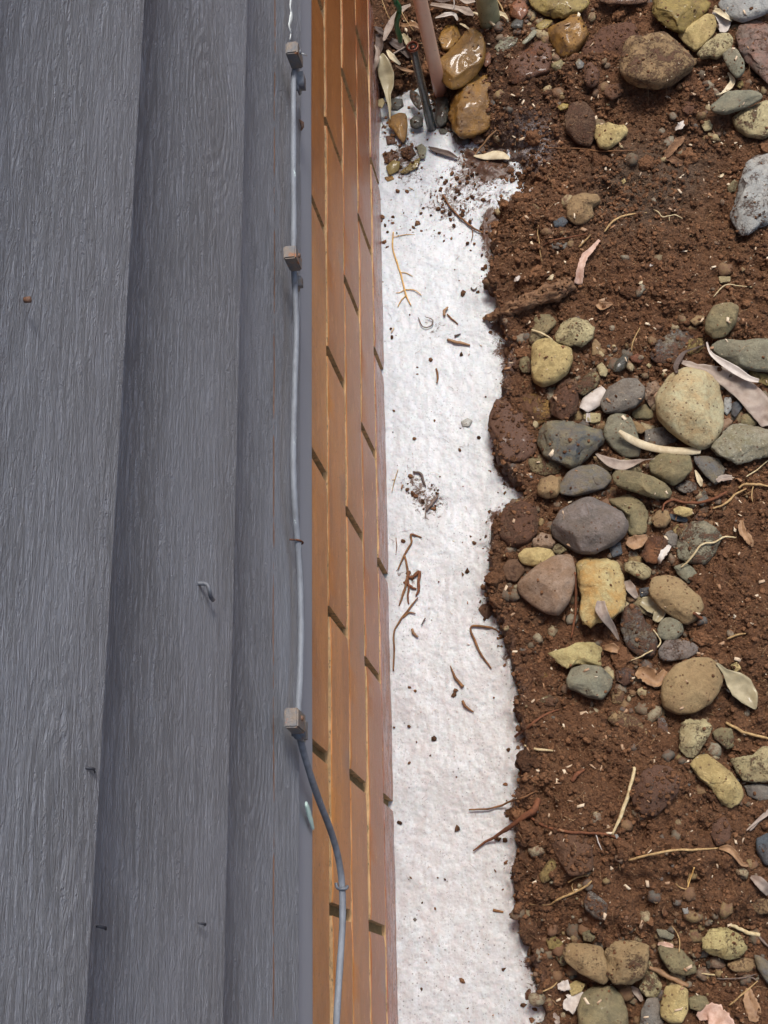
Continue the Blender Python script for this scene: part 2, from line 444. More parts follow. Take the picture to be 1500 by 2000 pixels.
def brick_edge_mat():
    s = M('brick_arris')
    v = s.coord(scale=(1, .5, 1))
    c = s.mix(s.ramp(s.noise(v, 90, 5, .7), .4, .62), lin((200, 160, 112)), lin((158, 128, 88)))
    c = s.mix(s.ramp(s.noise(s.coord(scale=(1, .6, 1)), 170, 5, .8), .54, .62), c, lin((122, 104, 74)))
    s.set(Base_Color=c, Roughness=.75)
    s.bump(s.noise(v, 600, 5, .7), .001, .6)
    return s.m
MB, MBE = brick_mat(), brick_edge_mat()
s = M('mortar'); v = s.coord(rand=False)
c = s.mix(s.noise(v, 200, 5, .7), lin((150, 128, 84)), lin((112, 92, 58)))
c = s.mix(s.ramp(s.noise(v, 500, 4, .7), .55, .7), c, lin((78, 64, 44)))
s.set(Base_Color=c, Roughness=.92); s.bump(s.noise(v, 420, 6, .75), .002, .9); MMORT = s.m

def brick_mesh(seed):
    """slightly uneven brick: front face at x=0, long in y (0..0.23), z -0.076..0, a crumbled arris along top and bottom"""
    r = random.Random(seed)
    L, Hh, D = .230, .0765, .06
    ny_ = 24
    prof = [(-D, 0), (-.0068, 0.0), (-.0008, -.0003), (0, -.0012), (0, -Hh * .5), (0, -Hh + .0012), (-.0008, -Hh + .0003), (-.0042, -Hh), (-D, -Hh)]
    vs, fs, mi = [], [], []
    for j in range(ny_ + 1):
        y = L * j / ny_
        e = .0007 if j in (0, ny_) else 0
        for k, (x, z) in enumerate(prof):
            n = noise.noise(Vector((y * 28 + seed * 7.7, k * .6, seed)))
            n2 = noise.noise(Vector((y * 90 + seed * 3.1, k * 1.3, 4 + seed)))
            dx = (n * .0005 + n2 * .0003) - (e if 2 <= k <= 6 else 0)
            dz = (n2 * .0009 if k in (1, 2, 3) else 0) - (max(0, n) * .0016 if k in (2, 3) else 0)
            vs.append((x + dx, y, z + dz))
    m = len(prof)
    for j in range(ny_):
        for k in range(m - 1):
            a = j * m + k; fs.append((a, a + 1, a + 1 + m, a + m)); mi.append(1 if k in (0, 1) else 0)
    fs.append(tuple(range(m))[::-1]); mi.append(1)
    fs.append(tuple(ny_ * m + k for k in range(m))); mi.append(1)
    me = mesh('brick', vs, [f[::-1] for f in fs]); me.materials.append(MB); me.materials.append(MBE)
    me.polygons.foreach_set('material_index', mi)
    me.update()
    me.set_sharp_from_angle(angle=math.radians(28))
    return me
bmeshes = [brick_mesh(i) for i in range(7)]
bw = empty('brick_wall', (0, .6, -.45), 'orange-brown stretcher-bond brick base wall running between the grey boards and the foam-filled trench', 'wall')
OFF = [-.0305, .0943, -.0273, .0932, -.0215, .0950]     # y of the head joints per course
r = random.Random(3)
for k in range(-1, 5 + 1):
    o_ = OFF[k] if k >= 0 else .095
    for j in range(-2, 6):
        y = o_ + .24 * j + .005
        o = link('brick', bmeshes[r.randrange(7)], bw)
        o.matrix_parent_inverse = Matrix.Identity(4)
        o.location = (r.uniform(-.0005, .0006), y - .6, -.086 * k - r.uniform(.0, .0007) + .45)
        o.rotation_euler = (0, 0, r.uniform(-.0022, .0022))
def mortar_sheet():
    ys = np.arange(-.5, 1.7, .003); zs = np.arange(-.56, .12, .003)
    Y, Z = np.meshgrid(ys, zs, indexing='ij')
    zj = ((-Z + .005) % .086)
    bed = np.exp(-((zj - .086) / .006) ** 2) + np.exp(-(zj / .006) ** 2)
    X = -.0060 + fbm(Y, Z, .012, 3) * .0020 + .0012 * np.clip(bed, 0, 1)
    q = np.arange(Y.size).reshape(Y.shape)
    return mesh_np('mortar', np.stack([X, Y - .6, Z + .45], -1).reshape(-1, 3), np.stack([q[:-1, :-1], q[1:, :-1], q[1:, 1:], q[:-1, 1:]], -1).reshape(-1, 4))
link('mortar', mortar_sheet(), bw, mats=MMORT)

# ------------------------------------------------------------------ weatherboards
def paint_mat(name, wood_line=None, smoothp=False):
    s = M(name)
    v = s.coord(rand=True)
    vg = s.coord(scale=(1, .045, 1))
    vm = s.coord(scale=(1, .22, 1))
    c = s.mix(s.ramp(s.noise(vm, 14, 4, .6), .25, .80), lin((138, 141, 148)), lin((148, 153, 161)))
    c = s.mix(s.math('MULTIPLY', s.ramp(s.noise(s.coord(scale=(1, .07, 1)), 60, 4, .7), .55, .78), .12), c, lin((170, 178, 186)))
    c = s.mix(s.math('MULTIPLY', s.ramp(s.noise(vm, 5, 2), .45, .62), .16), c, lin((126, 122, 126)))
    vo = s.voro(v, 60, out='Color'); sp = s.n('SeparateColor'); s.l(vo, sp.inputs[0])
    c = s.mix(s.math('MULTIPLY', s.math('MULTIPLY', s.math('GREATER_THAN', sp.outputs[0], .90), s.math('LESS_THAN', s.voro(v, 60), .05)), .7), c, lin((170, 176, 176)))
    grain = s.noise(vg, 640, 5, .7, .9)                      # long saw lines
    lump = s.noise(s.coord(scale=(1, .20, 1)), 230, 5, .65, 1.4)     # short torn fibres under the paint
    mask = s.ramp(s.noise(s.coord(scale=(1, .4, 1)), 13, 4, .6, .8), .34, .74)
    kn = s.n('TexVoronoi', feature='F1'); kn.inputs['Scale'].default_value = 6.5; s.l(s.coord(scale=(.2, .55, 1)), kn.inputs['Vector'])
    knot = s.ramp(kn.outputs['Distance'], .16, .34, (1, 1, 1), (0, 0, 0))
    mask = s.math('MAXIMUM', mask, s.math('MULTIPLY', knot, .8))
    ringk = s.math('SINE', s.math('MULTIPLY', s.math('ADD', kn.outputs['Distance'], s.math('MULTIPLY', s.noise(s.coord(scale=(1, .3, 1)), 30, 3), .06)), 260))
    ridg = s.math('ABSOLUTE', s.math('SUBTRACT', lump, .5))
    ridg = s.math('SUBTRACT', 1.0, s.ramp(ridg, 0.0, .11))
    h = s.math('ADD', s.math('MULTIPLY', grain, .65 if not smoothp else .12), s.math('MULTIPLY', s.math('MULTIPLY', ridg, s.math('ADD', s.math('MULTIPLY', mask, .6), .22)), .75 if not smoothp else .0))
    h = s.math('ADD', h, s.math('MULTIPLY', s.math('MULTIPLY', ringk, knot), .22 if not smoothp else 0.0))
    c = s.mix(s.math('MULTIPLY', s.math('MULTIPLY', ridg, mask), .22 if not smoothp else 0.0), c, lin((150, 152, 156)))
    c = s.mix(s.math('MULTIPLY', s.ramp(grain, .58, .70), .07 if not smoothp else 0.0), c, lin((62, 60, 64)))
    if wood_line:
        g = s.n('NewGeometry'); sx = s.n('SeparateXYZ'); s.l(g.outputs['Position'], sx.inputs[0])
        zl = s.math('ADD', s.math('MULTIPLY', sx.outputs[1], wood_line[1]), wood_line[0])
        zz = s.math('SUBTRACT', sx.outputs[2], s.math('ADD', zl, s.math('MULTIPLY', s.math('SUBTRACT', s.noise(s.coord('Object', (0, 1, 0)), 9, 2), .5), .004)))
        wd = s.math('MULTIPLY', s.ramp(s.noise(s.coord('Object', (.2, 1, .2)), 26, 3, .7), .40, .52), .0011)
        on = s.math('LESS_THAN', s.math('ABSOLUTE', zz), wd)
        c = s.mix(s.math('MULTIPLY', on, .8), c, s.mix(s.noise(v, 500, 3), lin((176, 112, 62)), lin((128, 100, 74))))
        h = s.math('SUBTRACT', h, s.math('MULTIPLY', on, .5))
    s.set(Base_Color=c, Roughness=s.mix(s.noise(vm, 90, 3), (.47,) * 3, (.55,) * 3), Specular_IOR_Level=.5)
    s.bump(h, .0024 if not smoothp else .0012, 1.0)
    return s.m
clad = empty('weatherboard_wall', (.03, .6, .2), 'grey painted rough-sawn timber weatherboards overlapping each other on the left', 'wall')

def board_mesh(zb0, zb1, seed, height=.205):
    """bottom edge height runs from zb0 (y=0) to zb1 (y=0.75)"""
    ys = np.arange(-.35, 1.45, .004); nf = 54
    rows = []
    for y in ys:
        zb = zb0 + (zb1 - zb0) * y / .75
        wav = noise.noise(Vector((y * 6, seed, 0))) * .0009 + noise.noise(Vector((y * 30, seed, 3))) * .0003
        pr = [(.018, zb + .004), (.024, zb + .0004), (.0395, zb), (.0412, zb + .0005), (.0420, zb + .0014)]
        for i in range(1, nf):
            t = .008 if i == 1 else i / (nf - 1)
            z = zb + .0018 + t * (height - .0018)
            x = .042 - .026 * t
            w = noise.noise(Vector((y * 5, z * 60, seed))) * .00018 + noise.noise(Vector((y * 22, z * 260, seed + 5))) * .00035
            # a couple of wider saw undulations along the edge of the board
            w += .0006 * math.exp(-((t - .10) / .02) ** 2) * (noise.noise(Vector((y * 8, 1, seed))) + .2)
            pr.append((x + w, z))
        pr.append((.008, zb + height))
        rows.append([(x, y, z + (wav if k < 8 else 0)) for k, (x, z) in enumerate(pr)])
    A = np.array(rows); m = A.shape[1]; A = A - np.array([.03, .6, .2])
    q = np.arange(A.shape[0] * m).reshape(-1, m)
    me = mesh_np('board', A.reshape(-1, 3), np.stack([q[:-1, :-1], q[:-1, 1:], q[1:, 1:], q[1:, :-1]], -1).reshape(-1, 4))
    me.set_sharp_from_angle(angle=math.radians(24))
    return me
MP = [paint_mat('painted_board'), paint_mat('painted_board_scratched', (.2575, .0095))]
edges = [(.2165, .2085, 1, 2.0), (.3730, .3530, 0, 5.0), (.5490, .5250, 0, 8.0), (.7250, .705, 0, 11.0), (.900, .88, 0, 14.), (1.075, 1.055, 0, 17.), (1.25, 1.23, 0, 20.), (1.425, 1.405, 0, 23.)]
for z0, z1, mi, sd_ in edges:
    link('board', board_mesh(z0, z1, sd_, .205 if mi == 0 else .21), clad, mats=MP[mi])
# smooth painted moulding under the lowest board
def moulding():
    ys = np.arange(-.35, 1.45, .01); rows = []
    for y in ys:
        z1 = .1660 - (y / .75) * .006
        pr = [(.0, z1)]
        for a in np.linspace(-90, 10, 8):
            pr.append((.0315 + .0090 * math.cos(math.radians(a)), z1 + .009 + .009 * math.sin(math.radians(a))))
        pr += [(.0392, z1 + .022), (.0370, z1 + .038), (.0345, z1 + .056), (.02, z1 + .058)]
        rows.append([(x + noise.noise(Vector((y * 9, x * 50, 2))) * .0004, y, z) for x, z in pr])
    A = np.array(rows) - np.array([.03, .6, .2]); m = A.shape[1]
    q = np.arange(A.shape[0] * m).reshape(-1, m)
    return mesh_np('moulding', A.reshape(-1, 3), np.stack([q[:-1, :-1], q[:-1, 1:], q[1:, 1:], q[1:, :-1]], -1).reshape(-1, 4))
MSM = paint_mat('painted_moulding', smoothp=True)
link('moulding', moulding(), clad, mats=MSM)

# small things on the boards: nail heads, knots, paint flecks
def simple_mat(name, c1, c2, rough=.7, scale=200, bump=.0006, spec=.4, coat=0, aniso=(1, 1, 1), sss=0):
    s = M(name); v = s.coord(scale=aniso)
    c = s.mix(s.ramp(s.noise(v, scale, 5, .7), .35, .65), lin(c1), lin(c2))
    s.set(Base_Color=c, Roughness=rough, Specular_IOR_Level=spec)
    if coat: s.set(Coat_Weight=coat, Coat_Roughness=.1)
    if sss: s.set(Subsurface_Weight=sss, Subsurface_Scale=.004)
    s.bump(s.noise(v, scale * 2, 5, .7), bump, .7)
    return s.m
MNAIL = simple_mat('rusty_nail', (96, 84, 76), (120, 82, 58), .6)
MDARKN = simple_mat('dark_painted_nail', (70, 72, 78), (54, 54, 60), .5)
MPAINTW = simple_mat('white_paint', (216, 220, 216), (196, 202, 200), .5)
MPAINTG = simple_mat('pale_green_paint', (178, 204, 192), (190, 212, 202), .5, 300)
MPGREY = simple_mat('grey_paint', (104, 108, 114), (92, 94, 100), .4, 150)

def tube(pts, rad, seg=8, cap=True, jit=0.0, seed=0, flat=1.0, nrm=None):
    """tube along 3D points with a radius per point"""
    P = np.array(pts, float)
    n = len(P); vs, fs = [], []
    R = np.array(rad if hasattr(rad, '__len__') else [rad] * n, float)
    prev = None
    for i in range(n):
        t = P[min(i + 1, n - 1)] - P[max(i - 1, 0)]
        t = t / (np.linalg.norm(t) + 1e-12)
        up = np.array([0, 0, 1.0]) if nrm is None else np.array(nrm, float)
        if abs(t @ up) > .95: up = np.array([1.0, 0, 0])
        a = np.cross(t, up); a /= np.linalg.norm(a); b = np.cross(a, t)
        for k in range(seg):
            th = 2 * math.pi * k / seg
            rr = R[i] * (1 + jit * noise.noise(Vector((i * .7 + seed, k * 1.1, seed))))
            vs.append(P[i] + rr * (math.cos(th) * a + flat * math.sin(th) * b))
    for i in range(n - 1):
        for k in range(seg):
            k2 = (k + 1) % seg
            fs.append((i * seg + k, i * seg + k2, (i + 1) * seg + k2, (i + 1) * seg + k))
    if cap:
        fs.append(tuple(range(seg))[::-1]); fs.append(tuple((n - 1) * seg + k for k in range(seg)))
    return vs, fs

def catmull(P, sub=5):
    P = [np.array(p, float) for p in P]
    if len(P) < 3: sub = max(sub, 2)
    out = []
    for i in range(len(P) - 1):
        p0 = P[max(i - 1, 0)]; p1 = P[i]; p2 = P[i + 1]; p3 = P[min(i + 2, len(P) - 1)]
        for j in range(sub):
            t = j / sub
            out.append(.5 * ((2 * p1) + (-p0 + p2) * t + (2 * p0 - 5 * p1 + 4 * p2 - p3) * t * t + (-p0 + 3 * p1 - 3 * p2 + p3) * t ** 3))
    out.append(P[-1])
    return out

def place(name, vs, fs, mat, label=None, cat=None, group=None, parent=None, shade=True):
    """a mesh object with its origin at the centre of its vertices"""
    V = np.array([tuple(p) for p in vs]); c = V.mean(0)
    me = mesh(name, V - c, fs, shade)
    o = link(name, me, mats=mat); o.location = c
    if parent is not None:
        o.parent = parent; o.location = c - np.array(parent.location)
    if label: tag(o, label, cat, group)
    return o

def on_board(x, y, X=.042):
    return onX(x, y, X)

# white paint drip at the top of the lowest board and the dried pale green dab on the moulding
dr = [on_board(x, y, .0425) for x, y in ((570, -10), (567, 12), (569, 30), (565, 50), (568, 66), (566, 78))]
V_, F_ = tube(catmull(dr, 4), [v_ * 1.35 for v_ in (.0016, .0014, .001, .0013, .0010, .0012, .0009, .0015, .0019, .0021, .0019, .0016, .0013, .001, .0012, .0014, .001, .0008, .0006, .0005, .0003)], 8, flat=.35, nrm=(1, 0, 0), jit=.5)
place('paint_drip', V_, F_, MPAINTW, 'white paint drip running down the lowest grey board at the top of the photo', 'paint')
dr = [on_board(x, y, .0425) for x, y in ((597, 1568), (601, 1580), (605, 1595), (610, 1612), (612, 1619))]
V_, F_ = tube(catmull(dr, 4), [v_ * 1.6 for v_ in (.0006, .0011, .0014, .0015, .0016, .0016, .0016, .0016, .0015, .0016, .0015, .0013, .0012, .0011, .001, .0009, .0006)], 8, flat=.5, nrm=(1, 0, 0), jit=.3)
place('paint_dab', V_, F_, MPAINTG, 'pale mint dab of dried paint on the moulding beside the cable', 'paint')
for (x, y, X, lab) in ((58, 585, .036, 'small rusty nail head near the left edge of the topmost board'),
                       (403, 1163, .039, 'bent nail sticking out of the middle board, painted grey'),
                       (178, 1503, .0415, 'short nail head on the lower edge of the leftmost board'),
                       (200, 1812, .0305, 'short painted nail tip below the leftmost board at lower left'),
                       (396, 1805, .0405, 'dark slanted nail on the middle board near the bottom'),
                       (586, 243, .043, 'small dark insect remains stuck on the moulding below the top clip')):
    p = on_board(x, y, X)
    if 'bent' in lab:
        pts = [p + np.array(q) for q in ((-.003, .0045, .006), (.0015, .004, .0055), (.003, .001, .005), (.0025, -.001, .001), (.0022, -.0012, -.004))]
        V_, F_ = tube(catmull(pts, 4), .0011, 8); m_ = MPGREY
    elif 'insect' in lab:
        V_, F_ = tube([p + np.array(q) for q in ((0, .003, .002), (.0015, .001, 0), (.0012, -.001, -.002), (0, -.003, -.003))], [.0004, .0013, .0016, .0005], 7, jit=.8); m_ = MNAIL
    elif 'rusty' in lab:
        V_, F_ = tube([p + np.array(q) for q in ((-.002, 0, 0), (.0002, 0, 0), (.0005, 0, 0))], [.0011, .0012, .0007], 9); m_ = MNAIL
    else:
        V_, F_ = tube([p + np.array(q) for q in ((-.001, .0003, .0035), (.0012, 0, 0), (0, -.0003, -.0035))], [.0005, .0006, .0005], 7); m_ = MDARKN
    place('nail' if 'insect' not in lab else 'insect', V_, F_, m_, lab, 'nail' if 'insect' not in lab else 'insect')
# nail hole with torn pale wood on the left board
p = on_board(152, 962, .036)
V_, F_ = tube([p + np.array(q) for q in ((-.0006, .005, .001), (.0004, 0, 0), (-.0004, -.004, -.001))], [.0006, .0014, .0005], 8, flat=.5)
place('wood_splinter', V_, F_, simple_mat('torn_wood', (176, 146, 122), (120, 90, 74), .8), 'pale pinkish wood splinter in a nail hole on the leftmost board', 'splinter')

# ------------------------------------------------------------------ cable and its clips
cab = [(577, 120), (574, 150), (573, 200), (573, 330), (574, 420), (573, 500), (576, 560), (579, 640), (576, 740), (573, 860), (574, 950), (578, 1020), (582, 1062),
       (586, 1120), (588, 1200), (587, 1290), (583, 1380), (582, 1420), (588, 1450), (602, 1500), (622, 1560), (645, 1620), (660, 1672), (668, 1728), (669, 1800), (665, 1870), (661, 1930), (657, 2000), (654, 2080), (655, 2200), (662, 2400), (668, 2700)]
cp = [on_board(x, y, .0465 if y < 1400 else .0465 - min(1, (y - 1400) / 400) * .0) for x, y in cab]
cpp = catmull(cp, 4)
rad = [.00195 + .0003 * (i / len(cpp)) for i in range(len(cpp))]
for i, q in enumerate(cpp): rad[i] *= 1 + .08 * noise.noise(Vector((i * .31, 0, 0)))
cable = empty('cable', cp[17], 'thin grey painted cable running along the bottom moulding and drooping over the bricks', 'cable')
V_, F_ = tube(cpp, rad, 10)
s = M('cable_paint'); v = s.coord(scale=(1, .25, 1)); 
c = s.mix(s.ramp(s.noise(v, 160, 4, .7), .4, .65), lin((124, 129, 136)), lin((104, 107, 113)))
c = s.mix(s.ramp(s.noise(s.coord(scale=(1, .18, 1)), 210, 4, .75), .66, .70), c, lin((188, 204, 200)))
s.set(Base_Color=c, Roughness=.62); s.bump(s.noise(v, 300, 4), .0008, .6)
place('sheath', V_, F_, s.m, parent=cable)
q = on_board(668, 1735, .0465)
V_, F_ = tube(catmull([q + np.array(t) for t in ((-.0038, .0035, 0), (-.003, .0005, .0004), (0, -.0005, .0022), (.003, -.0002, .001), (.0032, .0012, -.0012))], 3), .0011, 8)
place('cut_end', V_, F_, MPGREY, parent=cable)
# one rusty staple over the cable
q = on_board(583, 1060, .0465)
V_, F_ = tube(catmull([q + np.array(t) for t in ((-.004, .0, .007), (.001, 0, .0048), (.0026, .0002, 0), (.001, .0007, -.0045), (-.003, .001, -.007))], 4), .0006, 7)
place('wire_staple', V_, F_, simple_mat('rust', (110, 66, 40), (66, 44, 34), .8), 'thin rusty wire staple over the grey cable halfway down', 'staple')

def beveled_box(cx, cy, cz, sx, sy, sz, b=.15, jit=0, seed=0):
    bm = bmesh.new()
    bmesh.ops.create_cube(bm, size=1)
    for v_ in bm.verts: v_.co = Vector((v_.co.x * sx, v_.co.y * sy, v_.co.z * sz))
    bmesh.ops.bevel(bm, geom=bm.edges[:], offset=min(sx, sy, sz) * b, segments=2, affect='EDGES')
    for v_ in bm.verts:
        v_.co += Vector((noise.noise(v_.co * 200 + Vector((seed, 0, 0))), noise.noise(v_.co * 200 + Vector((0, seed, 5))), noise.noise(v_.co * 200 + Vector((3, 0, seed))))) * jit
        v_.co += Vector((cx, cy, cz))
    vs = [tuple(v_.co) for v_ in bm.verts]; fs = [[v_.index for v_ in f.verts] for f in bm.faces]
    bm.free(); return vs, fs
s = M('clip_metal'); v = s.coord()
c = s.mix(s.ramp(s.noise(v, 130, 5, .7), .42, .6), lin((104, 104, 106)), lin((126, 112, 98)))
c = s.mix(s.ramp(s.noise(v, 170, 4, .7), .58, .66), c, lin((150, 92, 48)))
s.set(Base_Color=c, Roughness=.5); s.bump(s.noise(v, 500, 5, .7), .0008, .7); MCLIP = s.m
for i, (x, y, lab) in enumerate(((575, 108, 'topmost rusty grey cable clip with a curled tab at the upper end of the cable'),
                                 (572, 505, 'middle brown-stained cable clip broken open with a dark gap below it'),
                                 (576, 1408, 'lowest square cable clip with an orange rust patch where the cable bends away'))):
    q = on_board(x, y, .049)
    e = empty('cable_clip', q, lab, 'clip', 'cable clips')
    V_, F_ = beveled_box(q[0], q[1], q[2], .008, (.0095, .0090, .0112)[i], (.018, .018, .020)[i], .11, .0003, i)
    place('saddle', V_, F_, MCLIP, parent=e, shade=False)
    hk = ((-.0015, -.0068, -.019, .008, .0165, .015, .42), (-.0015, -.006, -.020, .006, .012, .011, .42), (-.001, -.0012, -.018, .007, .0125, .016, .2))[i]
    V_, F_ = beveled_box(q[0] + hk[0], q[1] + hk[1], q[2] + hk[2], *hk[3:6], hk[6], .0008, 8 + i)
    place('hook', V_, F_, (MPGREY, MCLIP, MPGREY)[i], parent=e)
    V_, F_ = tube([q + np.array(t) for t in ((.003, .001, .001), (.0046, .0012, .0012), (.0052, .0012, .0012))], [.0015, .0016, .0008], 9)
    place('nail_head', V_, F_, MNAIL if i else MPGREY, parent=e)
    if i == 0:
        V_, F_ = tube([q + np.array(t) for t in ((.004, .004, -.004), (.006, .0065, -.010))], .0006, 6)
        place('wire_tip', V_, F_, simple_mat('bright_wire', (170, 174, 172), (190, 190, 186), .4), parent=e)

# ------------------------------------------------------------------ stones
#: (crop, outline, palette, height factor, lift, dirt, wet, shape, label)
exec_stones = []
def S(crop, outline, pal, label, t=.55, lv=0.0, dirt=.2, wet=0.0, shape='s', spots=.3, lift=.30):
    exec_stones.append((crop, outline, pal, label, t, lv, dirt, wet, shape, spots, lift))

# --- wet corner by the pipes
S('A', '650,640 780,520 880,400 960,300 1040,300 1110,360 1150,470 1130,600 1050,720 920,830 820,860 730,810 670,730', 'ochre', 'smooth wet ochre stone with an orange tip leaning against the pink pipe', .62, .012, 0, 1.0, 's', 0)
S('A', '780,940 870,860 1000,770 1130,735 1230,780 1280,900 1270,1020 1230,1150 1130,1250 1000,1310 900,1340 820,1260 775,1100', 'wetbrown', 'angular wet brown stone with broken facets below the smooth ochre one', .7, .004, .15, 1.0, 'a', 0)
S('A', '680,290 760,220 850,220 900,330 870,430 800,500 730,500 690,400', 'ochre', 'shiny wet orange-brown stone half hidden behind the pink pipe', .7, .004, .25, 1.0, 'a', 0)
S('A', '200,1150 300,1100 370,1110 380,1220 370,1330 340,1410 290,1350 240,1270 195,1240', 'wetbrown', 'tooth-shaped olive-brown stone pointing down in the foam', .5, .003, 0, .6, 's', 0)
S('A', '400,1180 450,1130 530,1150 530,1230 470,1260 410,1240', 'darkwet', 'small wet pebble in foam just left of the foot of the dark rod', .6, .002, .2, .8)
S('A', '170,1000 240,960 330,970 345,1040 280,1080 200,1070', 'darkwet', 'glossy dark pebble in foam under the dead leaf tip', .6, .002, .2, 1.0)
S('A', '90,980 140,960 160,1000 130,1060 95,1040', 'cream', 'tiny tan pebble touching the brick wall beside the dead leaf', .6, .004)
S('A', '660,950 740,930 780,980 780,1100 760,1200 690,1240 650,1180 650,1050', 'darkwet', 'upright dark olive wet stone between the rod and the angular brown stone', .55, .004, .3, 1.0)
S('A', '830,1320 900,1300 990,1330 980,1400 900,1420 840,1380', 'darkwet', 'wet grey pebble tucked under the angular brown stone', .6, .001, .3, .8)
S('A', '990,1330 1060,1290 1140,1310 1130,1390 1040,1410', 'brown', 'wet brown pebble below the right corner of the angular brown stone', .6, .001, .2, .8)
S('A', '1250,1300 1320,1250 1380,1290 1370,1320 1290,1340 1255,1335', 'gold', 'little mustard-yellow nub of stone above the white shell-like leaf', .6, .003, .1, .5)
S('A', '400,870 470,900 530,980 540,1060 490,1080 440,1020 400,950', 'darkwet', 'blackish wet pebble behind the thin tan stalk left of the rod', .5, .001, .4, .9)
S('A', '1130,520 1170,490 1200,540 1190,620 1140,660 1110,620', 'rust', 'small glossy orange stone peeking out right of the smooth ochre one', .6, .002, .1, .9)
S('A', '1380,60 1450,-10 1530,10 1560,110 1490,200 1440,180 1380,140', 'rust', 'bright orange-brown chunk at the top beside the big yellow-grey rock', .6, .006, .15, .6, 'a')
S('A', '1230,460 1290,380 1380,350 1460,370 1430,440 1330,500 1260,510', 'greygreen', 'flat greenish wet stone in the mud right of the smooth ochre one', .4, .001, .3, .8)
S('A', '640,760 720,790 760,880 700,930 640,880', 'darkwet', 'dark pebble in the gap below the foot of the pink pipe', .6, .001, .3, .7)
S('A', '680,1270 730,1255 770,1280 750,1310 700,1310', 'darkwet', 'tiny grey pebble in foam under the upright dark olive stone', .5, .001, .2, .7)
S('U', '640,980 680,940 725,950 715,1000 660,1030', 'gold', 'wet yellow-brown pebble in the foam against the brick wall', .55, .003, .1, .6)
S('U', '630,1040 680,1030 690,1050 650,1065', 'ochre', 'tiny amber pebble just below the wet yellow-brown one by the wall', .5, .001, .1, .6)
S('U', '720,1010 790,950 845,920 830,980 760,1020', 'gold', 'glossy tilted amber sliver of stone in the foam near the wall', .5, .003, .3, 1.0)
S('U', '820,860 850,840 880,870 870,930 840,930', 'greygreen', 'small grey-green oval pebble standing in the muddy foam', .5, .003, .1, .6)
S('U', '620,900 670,890 720,920 700,960 640,960', 'brown', 'mud-covered brown lump in the foam touching the wall', .6, .001, .9, .3)
S('U', '730,870 790,850 820,900 780,940 740,920', 'brown', 'crumbly mud-coated stone beside the grey-green oval pebble', .6, .001, 1.0, .3)
S('U', '640,800 690,790 700,840 650,850', 'brown', 'small reddish mud lump in the foam left of the tooth-shaped stone tip', .5, .000, .9, .4)
# --- top right rocks
S('B', '150,-80 300,-120 600,-140 820,-100 890,0 880,60 800,120 700,150 600,200 480,190 350,150 220,60', 'gold', 'big wet yellow-grey rock cut by the top edge left of centre of the rock heap', .6, .010, .25, .5, 'a')
S('B', '420,290 520,255 610,230 720,170 810,210 890,300 910,400 870,470 800,570 720,650 600,670 520,600 450,480 410,370', 'wetbrown', 'heart-shaped olive-brown stone near the top', .75, .010, .25, .3)
S('B', '460,740 570,690 620,730 640,770 580,830 500,830 460,790', 'olive', 'small squarish khaki pebble below the heart-shaped stone', .7, .004, .1, .4, 'a')
S('B', '820,600 920,440 1050,340 1200,250 1400,220 1480,400 1460,560 1350,680 1150,760 900,720', 'clay', 'broad stone buried in dark soil crumbs right of the heart-shaped stone', .55, .004, .7)
S('B', '860,780 900,730 980,770 1030,860 1020,960 950,1020 870,1000 830,920', 'brown', 'mud-coated brown block below the broad soil-covered stone', .7, .008, .7, .2)
S('B', '1080,1060 1150,990 1280,970 1310,1040 1270,1120 1170,1180 1090,1130', 'tan', 'soil-topped tan stone with a pale rim left of the large round muddy rock', .6, .006, .8)
S('B', '100,520 180,430 260,330 310,360 250,440 160,520', 'greygreen', 'long thin wet grey-green sliver left of the heart-shaped stone', .7, .006, .1, .8)
S('B', '-20,700 100,580 250,490 380,480 450,560 470,700 430,860 300,900 150,960 0,980 -60,850', 'rust', 'large wet orange-brown clay-smeared rock below the heart-shaped stone', .45, .000, .6, .5)
S('B', '270,300 380,230 480,240 440,300 370,360 310,350', 'gold', 'flat amber pebble wedged left of the heart-shaped stone', .5, .004, .1, .7)
S('B', '0,260 80,200 140,240 120,330 40,340 -20,320', 'darkwet', 'glossy dark grey pebble beside the orange chunk at the top', .6, .004, .1, 1.0)
S('B', '530,1250 600,1210 665,1220 650,1270 570,1300', 'gold', 'tiny golden pebble left of the twin brown and yellow stones', .6, .006, .1, .4)
S('T', '755,430 780,385 830,380 865,420 870,480 850,530 800,520 760,480', 'brown', 'brown oval stone, left of the twin stones above the red soil', .75, .008, .4)
S('T', '865,460 920,430 980,455 990,480 950,520 915,548 880,540 865,500', 'yellow', 'split yellow and olive stone, right of the twin stones above the red soil', .75, .008, .2, 0, 'a')
S('B', '740,740 790,680 850,740 830,800 770,810', 'slate', 'small pale grey wet pebble right of the khaki square pebble', .6, .003, .1, .7)
S('B', '980,-60 1200,-80 1600,-60 1600,20 1400,50 1150,50 1020,20', 'brown', 'dark brown rock cut by the top edge in the middle of the heap', .5, .012, .4, .3)
S('C', '100,0 120,-80 400,-150 750,-100 840,0 780,100 700,190 620,290 480,370 330,310 200,220 110,110', 'gold', 'big faceted mustard rock at the top edge above the round muddy rock', .7, .014, .15, .3, 'a')
S('C', '910,20 1000,-60 1250,-80 1560,-20 1560,120 1420,180 1200,240 1080,200 980,120', 'white', 'large smooth pale grey stone in the top right corner', .6, .012, .15)
S('C', '1130,400 1170,290 1300,200 1450,180 1580,230 1620,500 1600,900 1500,1010 1400,900 1250,720 1150,560', 'red', 'large reddish rock with a grey face at the right edge near the top', .6, .010, .3, .2, 'a')
